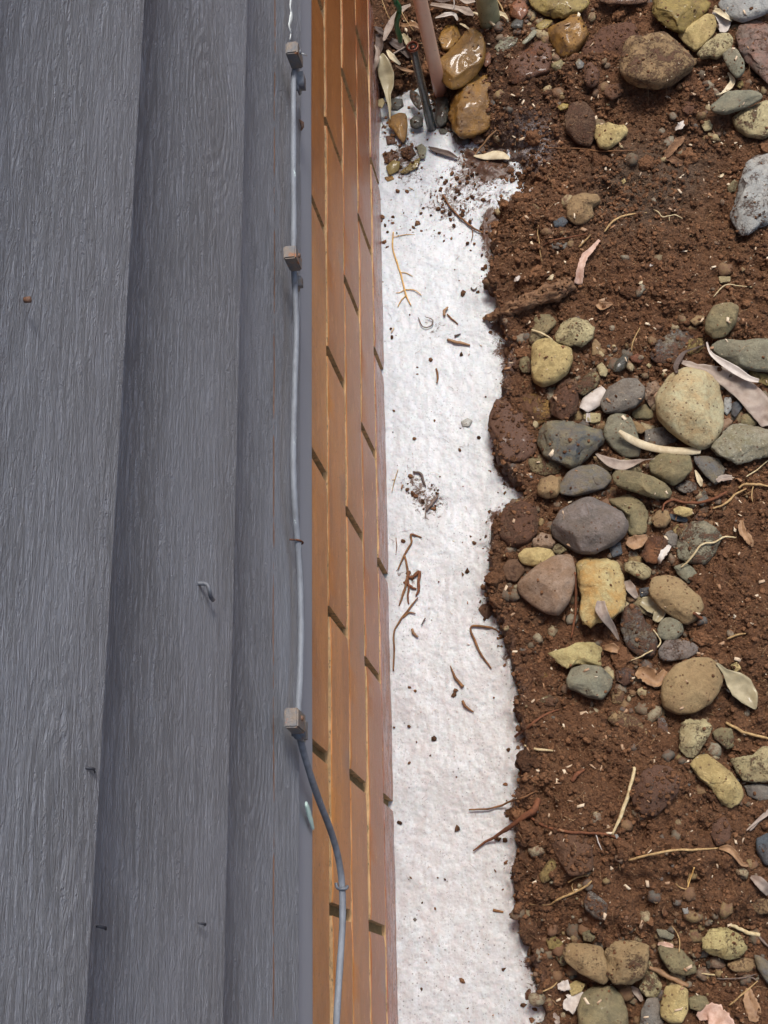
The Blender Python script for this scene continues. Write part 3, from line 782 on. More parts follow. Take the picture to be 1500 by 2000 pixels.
S('C', '440,400 560,320 700,230 780,170 880,190 900,290 850,420 760,520 650,600 520,500', 'yellow', 'speckled yellow-green wedge of stone right of the mustard rock', .6, .008, .25)
S('C', '660,620 780,480 920,390 1040,390 1100,470 1050,600 900,700 790,660 730,700', 'cream', 'dusty grey-tan stone under the white torn leaf', .6, .012, .35)
S('C', '960,640 1080,560 1150,590 1220,720 1230,830 1140,920 1060,840 1000,740', 'greygreen', 'pale olive-grey stone leaning on the dusty grey-tan one', .6, .016, .25)
S('C', '-100,420 20,420 150,400 300,360 440,440 560,530 640,650 620,790 500,880 380,980 200,1050 0,1040 -120,1000 -220,900 -240,700 -180,520', 'tan', 'large round tan rock caked with dark soil in the upper right', .68, .016, .36, 0)
S('C', '820,1260 900,1180 1000,1090 1150,1050 1300,1040 1430,1090 1440,1140 1300,1220 1150,1290 1000,1340 870,1330', 'greygreen', 'long pale green-grey pebble pointing right near the upper right edge', .7, .016, .05)
S('C', '1080,1400 1200,1300 1350,1240 1500,1160 1600,1250 1600,1500 1450,1620 1250,1600 1120,1520', 'cream', 'rounded dusty beige stone at the right edge below the long green-grey pebble', .6, .004, .3)
S('C', '750,1400 830,1330 860,1400 840,1520 760,1540 720,1480', 'cream', 'narrow beige stone half buried left of the dark gap at the right edge', .5, .000, .3)
S('C', '480,1200 560,1160 640,1200 660,1320 560,1350 490,1300', 'clay', 'cube-like lump of stone fully coated in soil below the round muddy rock', .6, .002, 1.0, 0, 'a')
S('C', '1150,960 1200,940 1220,1000 1170,1040 1130,1010', 'gold', 'small ochre pebble above the long green-grey pebble', .5, .004)
# --- upper soil area
S('D', '320,500 350,430 430,405 500,410 520,460 470,490 480,550 430,590 370,600 320,560', 'tan', 'lone yellowish-tan stone half sunk in the open red-brown soil', .7, .004, .2)
S('D', '1440,170 1560,160 1600,300 1580,560 1450,610 1370,660 1310,600 1270,530 1290,440 1340,330 1380,220', 'white', 'large whitish-grey speckled stone standing at the right edge', .6, .006, .3, 0, 'a', .6)
S('D', '240,580 300,545 330,580 300,610 250,610', 'bluegrey', 'small blue-grey chip beside the lone yellowish-tan stone', .5, .002)
S('D', '220,710 300,690 340,710 320,740 240,740', 'grey', 'half-buried grey pebble below the lone yellowish-tan stone', .5, .000, .5)
S('D', '1130,1160 1180,1070 1280,1050 1330,1080 1310,1180 1250,1250 1180,1265 1130,1220', 'olive', 'smooth khaki egg-shaped stone above the long pale stone at the right', .75, .008, .05)
S('D', '1040,1160 1080,1130 1130,1130 1120,1170 1070,1190', 'tan', 'small tan stone touching the left side of the khaki egg', .6, .004)
S('D', '1210,900 1280,900 1280,930 1220,940', 'cream', 'pair-like cream chip lying on the open soil at the right', .5, .003)
S('D', '1260,380 1300,330 1325,340 1310,400 1270,410', 'olive', 'small olive pebble just left of the large whitish-grey stone', .6, .002, .4)
S('D', '690,1370 740,1350 775,1380 750,1410 700,1400', 'clay', 'small brick-red clay lump right of the dark glassy chip', .6, .003, .0)
S('D', '785,1420 800,1408 818,1420 805,1438', 'cream', 'tiny round cream pebble below the red clay lump', .6, .003)
S('D', '640,340 660,325 668,345 650,362', 'yellow', 'tiny pale yellow pebble on the open upper soil', .6, .003)
S('D', '1330,860 1350,845 1370,860 1345,875', 'tan', 'tiny orange-tan pebble on the soil above the khaki egg', .6, .003)
# --- middle heap, upper half
S('P', '345,430 390,405 440,410 480,440 540,460 548,510 520,570 470,610 400,635 355,610 343,540 345,480', 'yellow', 'bright butter-yellow blocky stone at the upper left of the heap', .65, .010, .1)
S('P', '460,390 490,330 560,290 620,300 655,350 645,400 590,438 520,430 470,420', 'cream', 'rough cream lumpy stone above and right of the butter-yellow one', .7, .008, .35, 0, 'a')
S('P', '330,410 350,340 365,285 440,285 470,330 420,380 400,400 345,440', 'olive', 'olive stone half covered behind the butter-yellow one', .5, .002, .3)
S('P', '290,500 320,485 343,510 340,570 300,570 285,540', 'olive', 'dull olive pebble squeezed against the left of the butter-yellow stone', .6, .003, .4)
S('P', '640,420 660,405 685,430 670,480 640,485', 'tan', 'small upright tan pebble right of the rough cream stone', .6, .002, .1)
S('P', '425,690 460,620 520,600 560,620 585,700 570,760 500,800 440,770', 'brown', 'crumbly brown dirt-caked stone directly under the butter-yellow one', .65, .008, .6, 0, 'a')
S('P', '680,710 720,640 790,605 860,605 900,650 895,700 850,740 780,762 700,760', 'grey', 'flat oval gritty grey stone left of the biggest pale stone', .6, .014, .05)
S('P', '370,880 400,820 500,800 560,775 620,800 680,840 700,890 640,950 580,1010 540,1035 480,1010 400,980 375,930', 'crag', 'dark blue-black craggy rock in the middle heap', .7, .012, .25, .1, 'a')
S('P', '700,850 720,790 770,768 830,785 860,860 880,930 870,980 800,980 740,940 705,900', 'greygreen', 'rounded grey-olive stone right of the blue-black rock, under the bark curl', .6, .006, .05)
S('P', '975,640 1030,580 1110,550 1190,570 1260,620 1285,720 1280,840 1240,910 1180,940 1100,910 1020,850 960,780 948,700', 'big', 'biggest smooth cream-green stone with an orange blush on its top', .72, .012, .0, 0, 's', .7)
S('P', '1210,940 1280,860 1340,800 1400,800 1480,830 1560,850 1560,960 1500,970 1420,1000 1340,1015 1260,980', 'speckled', 'rough speckled pale rock at the right edge below the large curled leaf', .55, .010, .1, 0, 'a')
S('P', '920,1000 980,960 1060,970 1120,980 1130,1050 1080,1100 1040,1125 980,1090 930,1060', 'olive', 'round khaki stone below the biggest pale stone', .65, .008, .1, 0, 's', .6)
S('P', '735,1080 760,1050 850,1055 940,1080 1000,1110 1035,1150 1010,1185 940,1180 850,1150 760,1125', 'olive', 'long khaki finger-shaped stone with a dark oval spot', .75, .014, .05)
S('P', '480,1130 520,1060 580,1020 650,1010 710,1040 740,1080 700,1130 620,1160 550,1180 490,1170', 'slate', 'wide grey and mustard blotched stone below the blue-black rock', .6, .008, .1)
S('P', '370,1130 390,1085 440,1070 490,1090 495,1130 470,1175 420,1185 380,1170', 'tan', 'round honey-tan pebble left of the wide blotched stone', .75, .008, .1)
S('P', '1130,980 1200,975 1260,990 1290,1040 1270,1100 1240,1120 1190,1070 1150,1020', 'slate', 'flat slate-grey triangular stone below the rough speckled rock', .4, .006, .15)
S('P', '920,490 960,420 1020,380 1060,350 1150,370 1150,400 1090,470 1040,520 960,530', 'slate', 'half-buried blue-grey and ochre stone in the soil above the biggest pale stone', .5, .000, .5, .1, 'a')
S('P', '1215,440 1260,410 1380,408 1560,420 1560,570 1440,560 1340,530 1270,490', 'greygreen', 'long pale olive stone running off the right edge above the curled leaf', .6, .008, .02)
S('P', '740,540 770,500 800,475 820,500 800,550 770,570 745,565', 'darkwet', 'dark glassy chip standing in the soil with a bright glint', .8, .006, .1, .9, 'a')
S('P', '660,540 690,520 720,560 710,588 680,585', 'cream', 'small cream-yellow pebble left of the dark glassy chip', .6, .003, .1)
S('P', '560,640 600,590 650,555 685,600 660,640 600,680 570,670', 'olive', 'soil-dusted olive stone above the pale curled bark flake', .5, .003, .5)
S('P', '270,680 330,640 400,650 430,700 440,790 390,830 340,820 310,750', 'ochre', 'orange-brown stone emerging from the trench edge soil', .55, .000, .45, .1, 'a')
S('P', '325,1000 380,965 440,980 500,1010 480,1060 400,1075 345,1050', 'olive', 'shaded olive stone underneath the blue-black rock', .5, .000, .4)
S('P', '900,640 950,590 975,620 960,700 930,740 900,700', 'pink', 'rough pinkish-grey chunk between the gritty oval and the biggest pale stone', .6, .004, .4, 0, 'a')
S('P', '830,770 900,720 950,740 950,790 900,800 850,795', 'olive', 'shadowed olive stone under the gritty grey oval', .6, .000, .1)
S('P', '600,770 640,765 685,770 680,810 640,818 600,800', 'cream', 'small cream pebble under the pale curled bark flake', .6, .003)
S('P', '840,800 880,820 910,850 880,870 850,860', 'tan', 'small three-cornered tan pebble above the bark curl', .5, .004)
S('P', '1285,690 1320,690 1325,740 1300,780 1285,760', 'white', 'small whitish gritty pebble just right of the biggest pale stone', .6, .004, .3)
S('P', '1325,720 1360,690 1375,740 1340,790 1320,770', 'bluegrey', 'smooth dark blue-grey pebble beside the small whitish gritty one', .6, .004, 0)
S('P', '1400,560 1500,580 1560,600 1550,650 1450,620', 'gold', 'mustard stone peeking from under the long pale olive one at the right edge', .5, .002)
S('P', '1370,780 1430,750 1450,820 1400,850 1365,830', 'olive', 'shaded olive stone under the blade of the large curled leaf', .5, .002, .1)
S('P', '1040,1130 1100,1095 1150,1110 1150,1150 1090,1160', 'grey', 'dusty grey pebble right of the tip of the khaki finger-shaped stone', .5, .002, .3)
S('P', '640,980 700,975 760,1010 740,1050 690,1040', 'tan', 'tan stone under the small dry leaf in the middle of the heap', .5, .004)
S('P', '300,1080 340,1060 370,1110 320,1135', 'bluegrey', 'small dark square chip above the honey-tan pebble near the foam', .5, .000, .1, .4, 'a')
S('P', '175,490 205,480 220,510 200,525', 'wetbrown', 'small round brown pebble at the foam edge left of the butter-yellow stone', .7, -.02, .1, .5, 's', .1, .9)
S('P', '165,1110 195,1100 200,1150 175,1155', 'brown', 'small brown pebble sitting in the foam above the big brown trench-edge stone', .7, -.02, .1, .4, 's', .1, .9)
S('P', '1110,410 1180,400 1190,450 1130,490 1100,470', 'gold', 'mustard stone showing between the blue-grey stone and the long pale olive one', .5, .000, .4)
S('P', '750,1000 800,985 850,1000 890,1050 850,1060 790,1045', 'olive', 'shaded stone below the small dry leaf, above the khaki finger-shaped stone', .5, .002, .2)
S('P', '1260,800 1310,790 1330,810 1290,850 1255,880', 'pink', 'pinkish stone wedged between the biggest pale stone and the speckled rock', .5, .002)
S('P', '900,850 990,835 1060,900 1000,930 900,920', 'grey', 'dull grey flat stone in the shade below the biggest pale stone', .4, .000, .2)
S('P', '130,820 170,700 240,690 330,800 370,950 300,1010 230,1030 180,980 145,900', 'darkwet', 'dark brown earthy rock forming the trench edge beside the foam', .45, -.004, .75, .3, 'a', .1, .1)
# --- middle heap, lower half
S('Q', '435,185 480,120 560,60 640,45 720,75 790,130 820,190 800,240 740,290 660,325 580,325 500,280 445,235', 'purplegrey', 'big smooth purple-grey stone in the middle of the heap', .62, .010, .05, 0, 's', .6)
S('Q', '700,50 820,30 890,80 918,140 900,220 870,240 820,230 810,150 760,100', 'olive', 'coarse olive stone behind the right side of the big purple-grey one', .55, .006, .2, 0, 'a')
S('Q', '195,170 220,95 290,70 360,90 385,150 370,230 330,280 250,300 190,260', 'brown', 'big brown earthy stone on the trench edge left of the purple-grey one', .6, .004, .55)
S('Q', '350,260 390,225 440,225 462,265 440,300 380,312 352,295', 'pink', 'small knobbly pinkish stone left of the big purple-grey one', .7, .008, .15, 0, 'a')
S('Q', '277,340 310,300 380,298 440,305 462,335 430,370 360,390 300,380', 'yellow', 'oval yellow-brown striped pebble above the triangular pink stone', .65, .012, .15)
S('Q', '203,400 230,360 280,355 330,390 300,430 270,470 225,460', 'brown', 'brown round stone under the striped oval pebble', .6, .004, .3)
S('Q', '275,470 330,420 400,370 470,335 540,335 560,400 555,480 530,570 480,630 420,615 340,570 285,520', 'pink', 'triangular pinkish-tan stone with an orange corner', .6, .010, .02)
S('Q', '550,340 580,308 640,312 710,345 770,370 790,430 808,530 790,600 740,650 660,660 640,690 600,670 575,620 590,540 560,450', 'slab', 'bright yellow slab with orange staining beside the triangular pink stone', .5, .012, .0, 0, 'a', .1)
S('Q', '785,375 830,362 890,375 935,400 925,440 890,458 850,440 800,410', 'cream', 'small mottled white and yellow stone right of the yellow slab', .6, .010, .35)
S('Q', '915,510 940,450 1010,432 1070,450 1110,490 1170,540 1188,590 1160,640 1100,672 1040,640 980,600 930,550', 'smoothtan', 'smooth tan kidney-shaped stone dotted with soil crumbs', .6, .010, .15, 0, 's', 1.0)
S('Q', '780,600 830,565 880,590 900,640 940,700 960,770 940,830 870,835 810,780 785,700', 'slate', 'tall blue-grey stone smeared with soil, right of the yellow slab', .6, .008, .5, 0, 'a')
S('Q', '958,700 980,650 1030,638 1080,660 1088,710 1050,750 1000,755 965,735', 'greygreen', 'cup-shaped khaki-grey pebble under the kidney-shaped tan stone', .6, .006, .15)
S('Q', '962,800 1000,750 1070,745 1140,765 1170,800 1110,840 1030,855 975,850', 'purplegrey', 'purplish slate stone above the smooth tan oval', .45, .004, .3)
S('Q', '975,1020 990,940 1050,870 1130,838 1210,838 1270,880 1285,940 1260,1000 1220,1060 1150,1105 1060,1112 990,1080', 'smoothtan', 'large smooth flat tan oval stone with a dark dirt smear', .5, .010, .02, 0, 's', .5)
S('Q', '420,815 520,790 570,760 640,758 690,780 690,875 620,865 560,870 520,895 460,850', 'wedge', 'pointed cream-yellow wedge stone aiming at the foam', .6, .010, .05, 0, 'a')
S('Q', '515,950 540,890 600,868 680,875 740,930 735,980 690,1040 620,1030 560,1000 525,990', 'greygreen', 'blocky grey stone directly below the cream-yellow wedge', .65, .010, .1)
S('Q', '755,900 800,880 850,900 845,950 800,975 760,950', 'bluegrey', 'small round soil-filled dark pebble right of the blocky grey stone', .6, .004, .6)
S('Q', '925,160 960,120 1010,120 1030,160 1000,200 950,200', 'tan', 'domed tan-grey pebble right of the coarse olive stone', .7, .006, .1)
S('Q', '1035,110 1070,95 1130,110 1132,140 1090,150 1045,135', 'yellow', 'small smooth yellow bean-shaped pebble on a dark blue sliver', .6, .010, .0)
S('Q', '1020,135 1060,140 1110,155 1105,175 1050,170 1020,155', 'bluegrey', 'dark blue flat sliver under the yellow bean-shaped pebble', .5, .003, .0)
S('Q', '1050,290 1080,210 1130,170 1190,170 1250,210 1275,250 1240,330 1190,385 1120,370 1060,350', 'greygreen', 'large flat grey-green stone with brown dirt under the white root', .4, .004, .4)
S('Q', '880,340 900,270 930,210 980,225 1010,260 1020,320 980,370 940,380 900,370', 'rust', 'rust-brown rough chunk beside the dry tan leaf', .6, .008, .4, 0, 'a')
S('Q', '1040,390 1100,370 1140,400 1158,440 1110,475 1060,430', 'greygreen', 'small angular grey-green stone at the lower end of the white root', .5, .004, .1, 0, 'a')
S('Q', '1030,200 1060,185 1110,190 1120,220 1080,250 1040,230', 'yellow', 'yellow stone with soil on it above the large flat grey-green one', .5, .004, .5)
S('Q', '990,230 1030,210 1060,240 1050,300 1010,290', 'grey', 'grey pebble between the rust-brown chunk and the large flat stone', .5, .002, .2)
S('Q', '1140,150 1170,110 1210,90 1215,130 1180,170 1140,175', 'slate', 'slate stone mostly under soil with its rim showing right of the yellow bean pebble', .5, .002, .6)
S('Q', '85,600 110,570 150,560 165,610 130,650 95,625', 'brown', 'dark brown pointed stone jutting out over the foam', .6, -.003, .4, .3)
S('Q', '350,640 390,610 430,630 400,670 350,690', 'gold', 'half-buried mustard pebble below the triangular pink stone', .5, -.002, .7)
S('Q', '712,910 745,895 750,940 720,945', 'cream', 'tiny cream chip at the right corner of the blocky grey stone', .5, .004)
S('Q', '735,1000 770,980 800,1010 790,1060 740,1060', 'tan', 'dusty tan pebble below the tiny cream chip', .5, .002, .5)
S('Q', '380,1040 430,1015 480,1040 460,1075 400,1070', 'olive', 'half-buried olive pebble in the soil bank below the wedge stone', .5, .000, .6)
S('Q', '375,920 420,900 430,940 410,970', 'ochre', 'orange pebble stuck in the soil bank left of the blocky grey stone', .5, -.002, .5)
S('Q', '870,500 920,490 930,530 880,540', 'bluegrey', 'small blue-green chip between the yellow slab and the kidney-shaped stone', .4, .002)
S('Q', '1190,10 1210,60 1180,100 1150,80', 'slate', 'narrow slate pebble near the roots right of the yellow bean pebble', .4, .001, .3)
S('Q', '800,540 850,535 930,560 990,600 960,650 880,620', 'olive', 'olive stone between the yellow slab and the cup-shaped pebble', .4, .003, .3)
S('Q', '1315,870 1350,855 1370,890 1340,910', 'yellow', 'small mustard pebble beside the dry triangular leaf at the right', .5, .003, .4)
S('Q', '440,290 480,280 520,310 480,335 450,320', 'olive', 'shaded olive pebble between the striped oval and the purple-grey stone', .5, .002, .2)
S('Q', '720,290 780,270 790,330 740,350', 'bluegrey', 'dark pebble below the right side of the big purple-grey stone', .5, .002, .1)
# --- lower soil
S('S', '715,105 770,95 840,120 890,160 890,210 830,220 760,180 720,150', 'tan', 'tan stone half buried in the soil below the blocky grey one', .5, .000, .5)
S('S', '1075,150 1110,122 1200,122 1225,170 1210,220 1180,270 1140,325 1100,320 1065,280 1070,210', 'cream', 'tall blocky grey-cream stone tapering downward, below the smooth tan oval', .6, .010, .3, 0, 'a')
S('S', '1225,200 1270,168 1320,180 1335,230 1335,270 1300,280 1240,235', 'olive', 'small grey-olive stone right of the tall blocky one', .6, .006, .3, 0, 'a')
S('S', '1120,360 1160,315 1210,310 1260,350 1330,400 1375,450 1390,500 1370,550 1320,585 1270,550 1220,470 1160,420', 'yellow', 'bright yellow oblong stone lying diagonally at the lower right', .6, .008, .1, 0, 'a')
S('S', '1320,330 1430,310 1470,270 1560,270 1560,430 1450,445 1380,440 1350,400', 'cream', 'yellowish rock at the right edge above a grey one, beside the yellow oblong', .55, .012, .3, 0, 'a')
S('S', '1385,460 1430,450 1560,455 1560,530 1460,535 1400,510', 'grey', 'grey stone at the right edge under the yellowish rock', .6, .002, .15, 0, 'a')
S('S', '830,470 870,400 950,360 1020,370 1070,430 1060,500 1000,560 950,610 880,600 840,540', 'grey', 'flat round stone almost covered by a layer of brown soil', .45, .008, .85)
S('S', '1230,640 1290,610 1325,680 1310,740 1250,760 1220,700', 'grey', 'soil-covered oval stone left of the dark blue stone at the right edge', .5, .004, .8)
S('S', '1440,720 1500,690 1560,700 1560,850 1480,850 1445,790', 'bluegrey', 'dark blue-grey stone at the right edge in the lower soil', .6, .006, .2)
S('S', '430,690 470,650 560,640 640,740 650,870 590,900 530,900 480,830 445,760', 'olive', 'large olive stone with only its curved left rim free of soil', .55, -.002, .9)
S('S', '380,900 420,840 455,800 470,850 450,910 400,945', 'gold', 'narrow yellow-olive stone in the soil near the trench edge', .6, .000, .4)
S('S', '600,1030 625,970 660,990 720,1040 700,1120 650,1110 610,1070', 'grey', 'dirty grey stone with a pale curved left edge', .6, .004, .6)
S('S', '495,1270 530,1230 620,1230 690,1250 710,1300 740,1380 700,1435 640,1410 570,1370 510,1320', 'smoothtan', 'tan oval stone lying left of the square brown one near the bottom', .62, .012, .2)
S('S', '700,1260 760,1210 850,1220 920,1240 915,1310 890,1400 830,1435 750,1425 710,1370', 'smoothtan', 'square brownish stone near the bottom with a flat dusty top', .7, .014, .35, 0, 'a', .3)
S('S', '890,1390 920,1310 960,1380 990,1440 960,1490 910,1495 870,1450', 'cream', 'yellow and grey knobbly stone right of the square brownish one', .65, .008, .4, 0, 'a')
S('S', '955,1230 1000,1250 1080,1260 1140,1330 1155,1370 1100,1392 1020,1370 975,1300', 'olive', 'sloping khaki stone with a pale leaf scrap on it near the bottom', .6, .008, .2)
S('S', '565,1560 590,1480 650,1440 740,1440 790,1490 815,1570 820,1660 700,1690 580,1680', 'olive', 'big mottled olive and cream stone cut by the bottom edge', .6, .010, .15, .1)
S('S', '975,1530 1000,1440 1060,1430 1110,1460 1110,1560 1080,1620 1020,1620 975,1590', 'yellow', 'rounded mustard-yellow stone at the bottom edge', .65, .010, .05)
S('S', '880,1560 910,1500 960,1495 985,1570 990,1680 870,1680', 'grey', 'grey streaked stone at the bottom edge left of the mustard-yellow one', .6, .006, .2)
S('S', '1110,1500 1150,1480 1200,1490 1215,1530 1170,1565 1120,1550', 'olive', 'smooth brownish oval pebble right of the mustard-yellow stone', .6, .006, .05)
S('S', '1180,1210 1220,1160 1290,1150 1360,1190 1398,1250 1370,1300 1300,1310 1230,1290 1185,1260', 'wedge', 'knobbly white and yellow stone at the lower right', .65, .010, .3, 0, 'a')
S('S', '1290,1330 1380,1300 1440,1310 1445,1350 1400,1375 1330,1370', 'tan', 'shaded tan stone below the knobbly white and yellow one', .5, .002, .3)
S('S', '1425,1280 1480,1300 1560,1360 1560,1480 1500,1430 1450,1360', 'slate', 'slate-grey stone at the right edge near the bottom', .6, .006, .15)
S('S', '520,1440 560,1410 610,1430 590,1470 540,1490', 'yellow', 'small yellow-tan stone between two white leaf scraps at the bottom', .5, .004, .1)
S('S', '415,1210 460,1195 500,1230 480,1260 430,1260', 'gold', 'dark mustard pebble near the foam at the bottom', .6, .002, .3)
S('S', '590,1180 630,1165 660,1200 640,1225 600,1220', 'olive', 'small khaki pebble above the tan oval stone near the bottom', .6, .003, .3)
S('S', '460,1290 500,1260 520,1330 490,1345', 'olive', 'olive pebble under the left end of the tan oval stone', .5, .001, .3)
S('S', '950,1160 1000,1165 1045,1190 1030,1215 970,1200', 'greygreen', 'greenish-grey pebble above the sloping khaki stone', .5, .004, .2)
S('S', '505,1380 545,1360 570,1390 540,1410', 'darkwet', 'small dark pebble under the tan oval stone near the bottom', .5, .001, .3)
S('S', '960,130 990,125 1010,170 1010,240 965,225', 'white', 'whitish chip dusted with soil left of the tall blocky stone', .4, .002, .6)
S('S', '1195,1320 1225,1310 1240,1345 1205,1355', 'darkwet', 'small blackish pebble in the gap below the knobbly stone', .6, .002, .1)
S('S', '845,780 875,775 880,800 855,810', 'rust', 'tiny orange pebble on the lower soil slab', .6, .002)
S('S', '975,1070 1000,1060 1015,1090 990,1105', 'rust', 'tiny rust-coloured pebble on soil above the greenish-grey pebble', .6, .002)
S('S', '1080,1060 1110,1055 1115,1085 1090,1090', 'white', 'tiny pale grey pebble right of the tiny rust-coloured one', .6, .002)
S('S', '1400,1040 1440,1010 1530,1020 1560,1080 1450,1090', 'tan', 'dusty tan rock under the grey leaf at the lower right edge', .5, .002, .4)
S('S', '750,700 765,698 772,712 760,722', 'white', 'tiny white round pebble at the lower end of the flat straw', .7, .002)
S('Y', '1405,780 1440,760 1480,800 1490,850 1440,880 1410,850', 'clay', 'lump of dark soil clinging to the foam edge near the bottom', .5, -.004, 1.0, 0, 's', .1, .1)
S('Y', '1450,1020 1490,980 1520,1010 1510,1060 1460,1060', 'clay', 'small clod of soil at the foam edge just above the bottom', .5, -.004, 1.0, 0, 's', .1, .1)
S('W', '1240,400 1280,395 1300,430 1270,480 1240,470', 'darkwet', 'thin dark wet crust of soil at the foam edge beside the big brown stone', .4, -.02, .6, .4, 's', .1, .6)
S('V', '1080,1270 1120,1250 1150,1265 1130,1300 1090,1300', 'white', 'small pale pebble poking through the middle of the foam', .6, .001, .1, .5, 's', 0, .2)
S('Y', '798,585 812,575 824,588 812,602', 'grey', 'tiny round grey pebble floating in the foam near the bottom', .6, .001, .1, .5, 's', 0, .3)


def make_stone(crop, outline, pal, label, t, lv, dirt, wet, shape, spots, lift, idx):
    pts = np.array([[float(a) for a in p.split(',')] for p in outline.split()])
    P2 = np.array([px(crop, *p) for p in pts])
    c0 = P2.mean(0)
    g = onZ(*c0, -.366)
    for _ in range(3):
        base = gh_mean(g[0], g[1], .012); g = onZ(*c0, base + .006 + lv)
    rad_px = np.sqrt(abs(np.sum(P2[:, 0] * np.roll(P2[:, 1], -1) - P2[:, 1] * np.roll(P2[:, 0], -1)) / 2) / math.pi)
    ex = P2 - c0; ev = np.linalg.eigvalsh(ex.T @ ex / len(ex)); rmin = rad_px * min(1, (ev[0] / ev[1]) ** .25)
    hz = rmin * MPP * t
    zc = base + lv + hz * (lift - .32 * dirt if lift == .30 else lift)
    world = np.array([onZ(*p, zc)[:2] for p in P2])
    c = world.mean(0)
    rel = world - c
    th = np.arctan2(rel[:, 1], rel[:, 0]); rr = np.hypot(rel[:, 0], rel[:, 1])
    o = np.argsort(th); th = th[o]; rr = rr[o]
    big = rad_px > 30
    NS, NR = (56, 26) if big else (32, 16)
    tt = np.linspace(-math.pi, math.pi, NS, endpoint=False)
    # smooth the traced outline: dense linear interpolation in cartesian space, then a small blur
    td = np.linspace(-math.pi, math.pi, 360, endpoint=False)
    xs = np.concatenate([th - 2 * math.pi, th, th + 2 * math.pi]); ys = np.concatenate([rr] * 3)
    x_c = np.interp(td, xs, ys * np.cos(xs)); y_c = np.interp(td, xs, ys * np.sin(xs))
    k = 21 if shape == 's' else 9
    ker = np.hanning(k + 2)[1:-1]; ker /= ker.sum()
    pad = lambda a: np.convolve(np.concatenate([a[-k:], a, a[:k]]), ker, 'same')[k:-k]
    x_c, y_c = pad(x_c), pad(y_c)
    a2 = np.arctan2(y_c, x_c); r2 = np.hypot(x_c, y_c); o = np.argsort(a2)
    ri = np.interp(tt, np.concatenate([a2[o] - 2 * math.pi, a2[o], a2[o] + 2 * math.pi]), np.concatenate([r2[o]] * 3)) * 1.02
    rn = random.Random(idx * 13 + 5)
    e = .78 if shape == 's' else .62
    tx, ty = rn.uniform(-.22, .22), rn.uniform(-.25, .15)
    planes = []
    if shape == 'a':
        for _ in range(13):
            n = np.array([rn.gauss(0, 1), rn.gauss(0, 1), abs(rn.gauss(0, .9)) + .45]); n /= np.linalg.norm(n)
            planes.append((n, rn.uniform(.60, .86)))
    else:
        for _ in range(6):
            n = np.array([rn.gauss(0, 1), rn.gauss(0, 1), abs(rn.gauss(0, .8)) + .5]); n /= np.linalg.norm(n)
            planes.append((n, rn.uniform(.78, .95)))
    vs = []
    mr = ri.mean()
    sd_ = rn.uniform(0, 100)
    amp = .035 if shape == 's' else .06
    for i in range(1, NR):
        ph = -math.pi / 2 + math.pi * i / NR
        cp_, sp_ = math.cos(ph), math.sin(ph)
        rho = cp_ ** e; zz = math.copysign(abs(sp_) ** (e if shape == 's' else .8), sp_)
        for j in range(NS):
            u = np.array([rho * math.cos(tt[j]), rho * math.sin(tt[j]), zz])
            for n, d in planes:
                q = u @ n
                if q > d: u = u - (q - d) * n * .9
            nn = noise.fractal(Vector((u[0] * 1.4 + sd_, u[1] * 1.4, u[2] * 1.4)), 1.0, 2.0, 4)
            nf = noise.fractal(Vector((u[0] * 7 + sd_, u[1] * 7, u[2] * 7)), .8, 2.0, 3)
            f = 1 + amp * nn * (1 if shape == 's' else 1.3) + (.008 if shape == 's' else .06) * nf
            x = u[0] * ri[j] * f; y = u[1] * ri[j] * f; z = u[2] * hz * (1 + (amp * 2.2) * nn + .02 * nf)
            z += (tx * x + ty * y) * (.6 if hz > .006 else .3)
            vs.append((x, y, z))
    top_z = max(v[2] for v in vs[-NS:]); bot_z = min(v[2] for v in vs[:NS])
    fs = []
    for i in range(NR - 2):
        for j in range(NS):
            j2 = (j + 1) % NS
            fs.append((i * NS + j, i * NS + j2, (i + 1) * NS + j2, (i + 1) * NS + j))
    vt = np.mean(vs[-NS:], 0); vb = np.mean(vs[:NS], 0)
    vs.append(tuple(vb)); vs.append(tuple(vt)); nb = len(vs) - 2
    for j in range(NS):
        fs.append((nb, (j + 1) % NS, j)); fs.append((nb + 1, (NR - 2) * NS + j, (NR - 2) * NS + (j + 1) % NS))
    nm = 'rock' if shape == 'a' and big else ('stone' if rad_px > 22 else 'pebble')
    me = mesh(nm, vs, fs)
    o = link(nm, me, mats=get_stone_mat(pal, dirt, wet, spots))
    o.location = (c[0], c[1], zc)
    tag(o, label, nm, {'rock': 'rough rocks', 'stone': 'river stones', 'pebble': 'pebbles'}[nm])
    return o
stones = [make_stone(*a, i) for i, a in enumerate(exec_stones)]

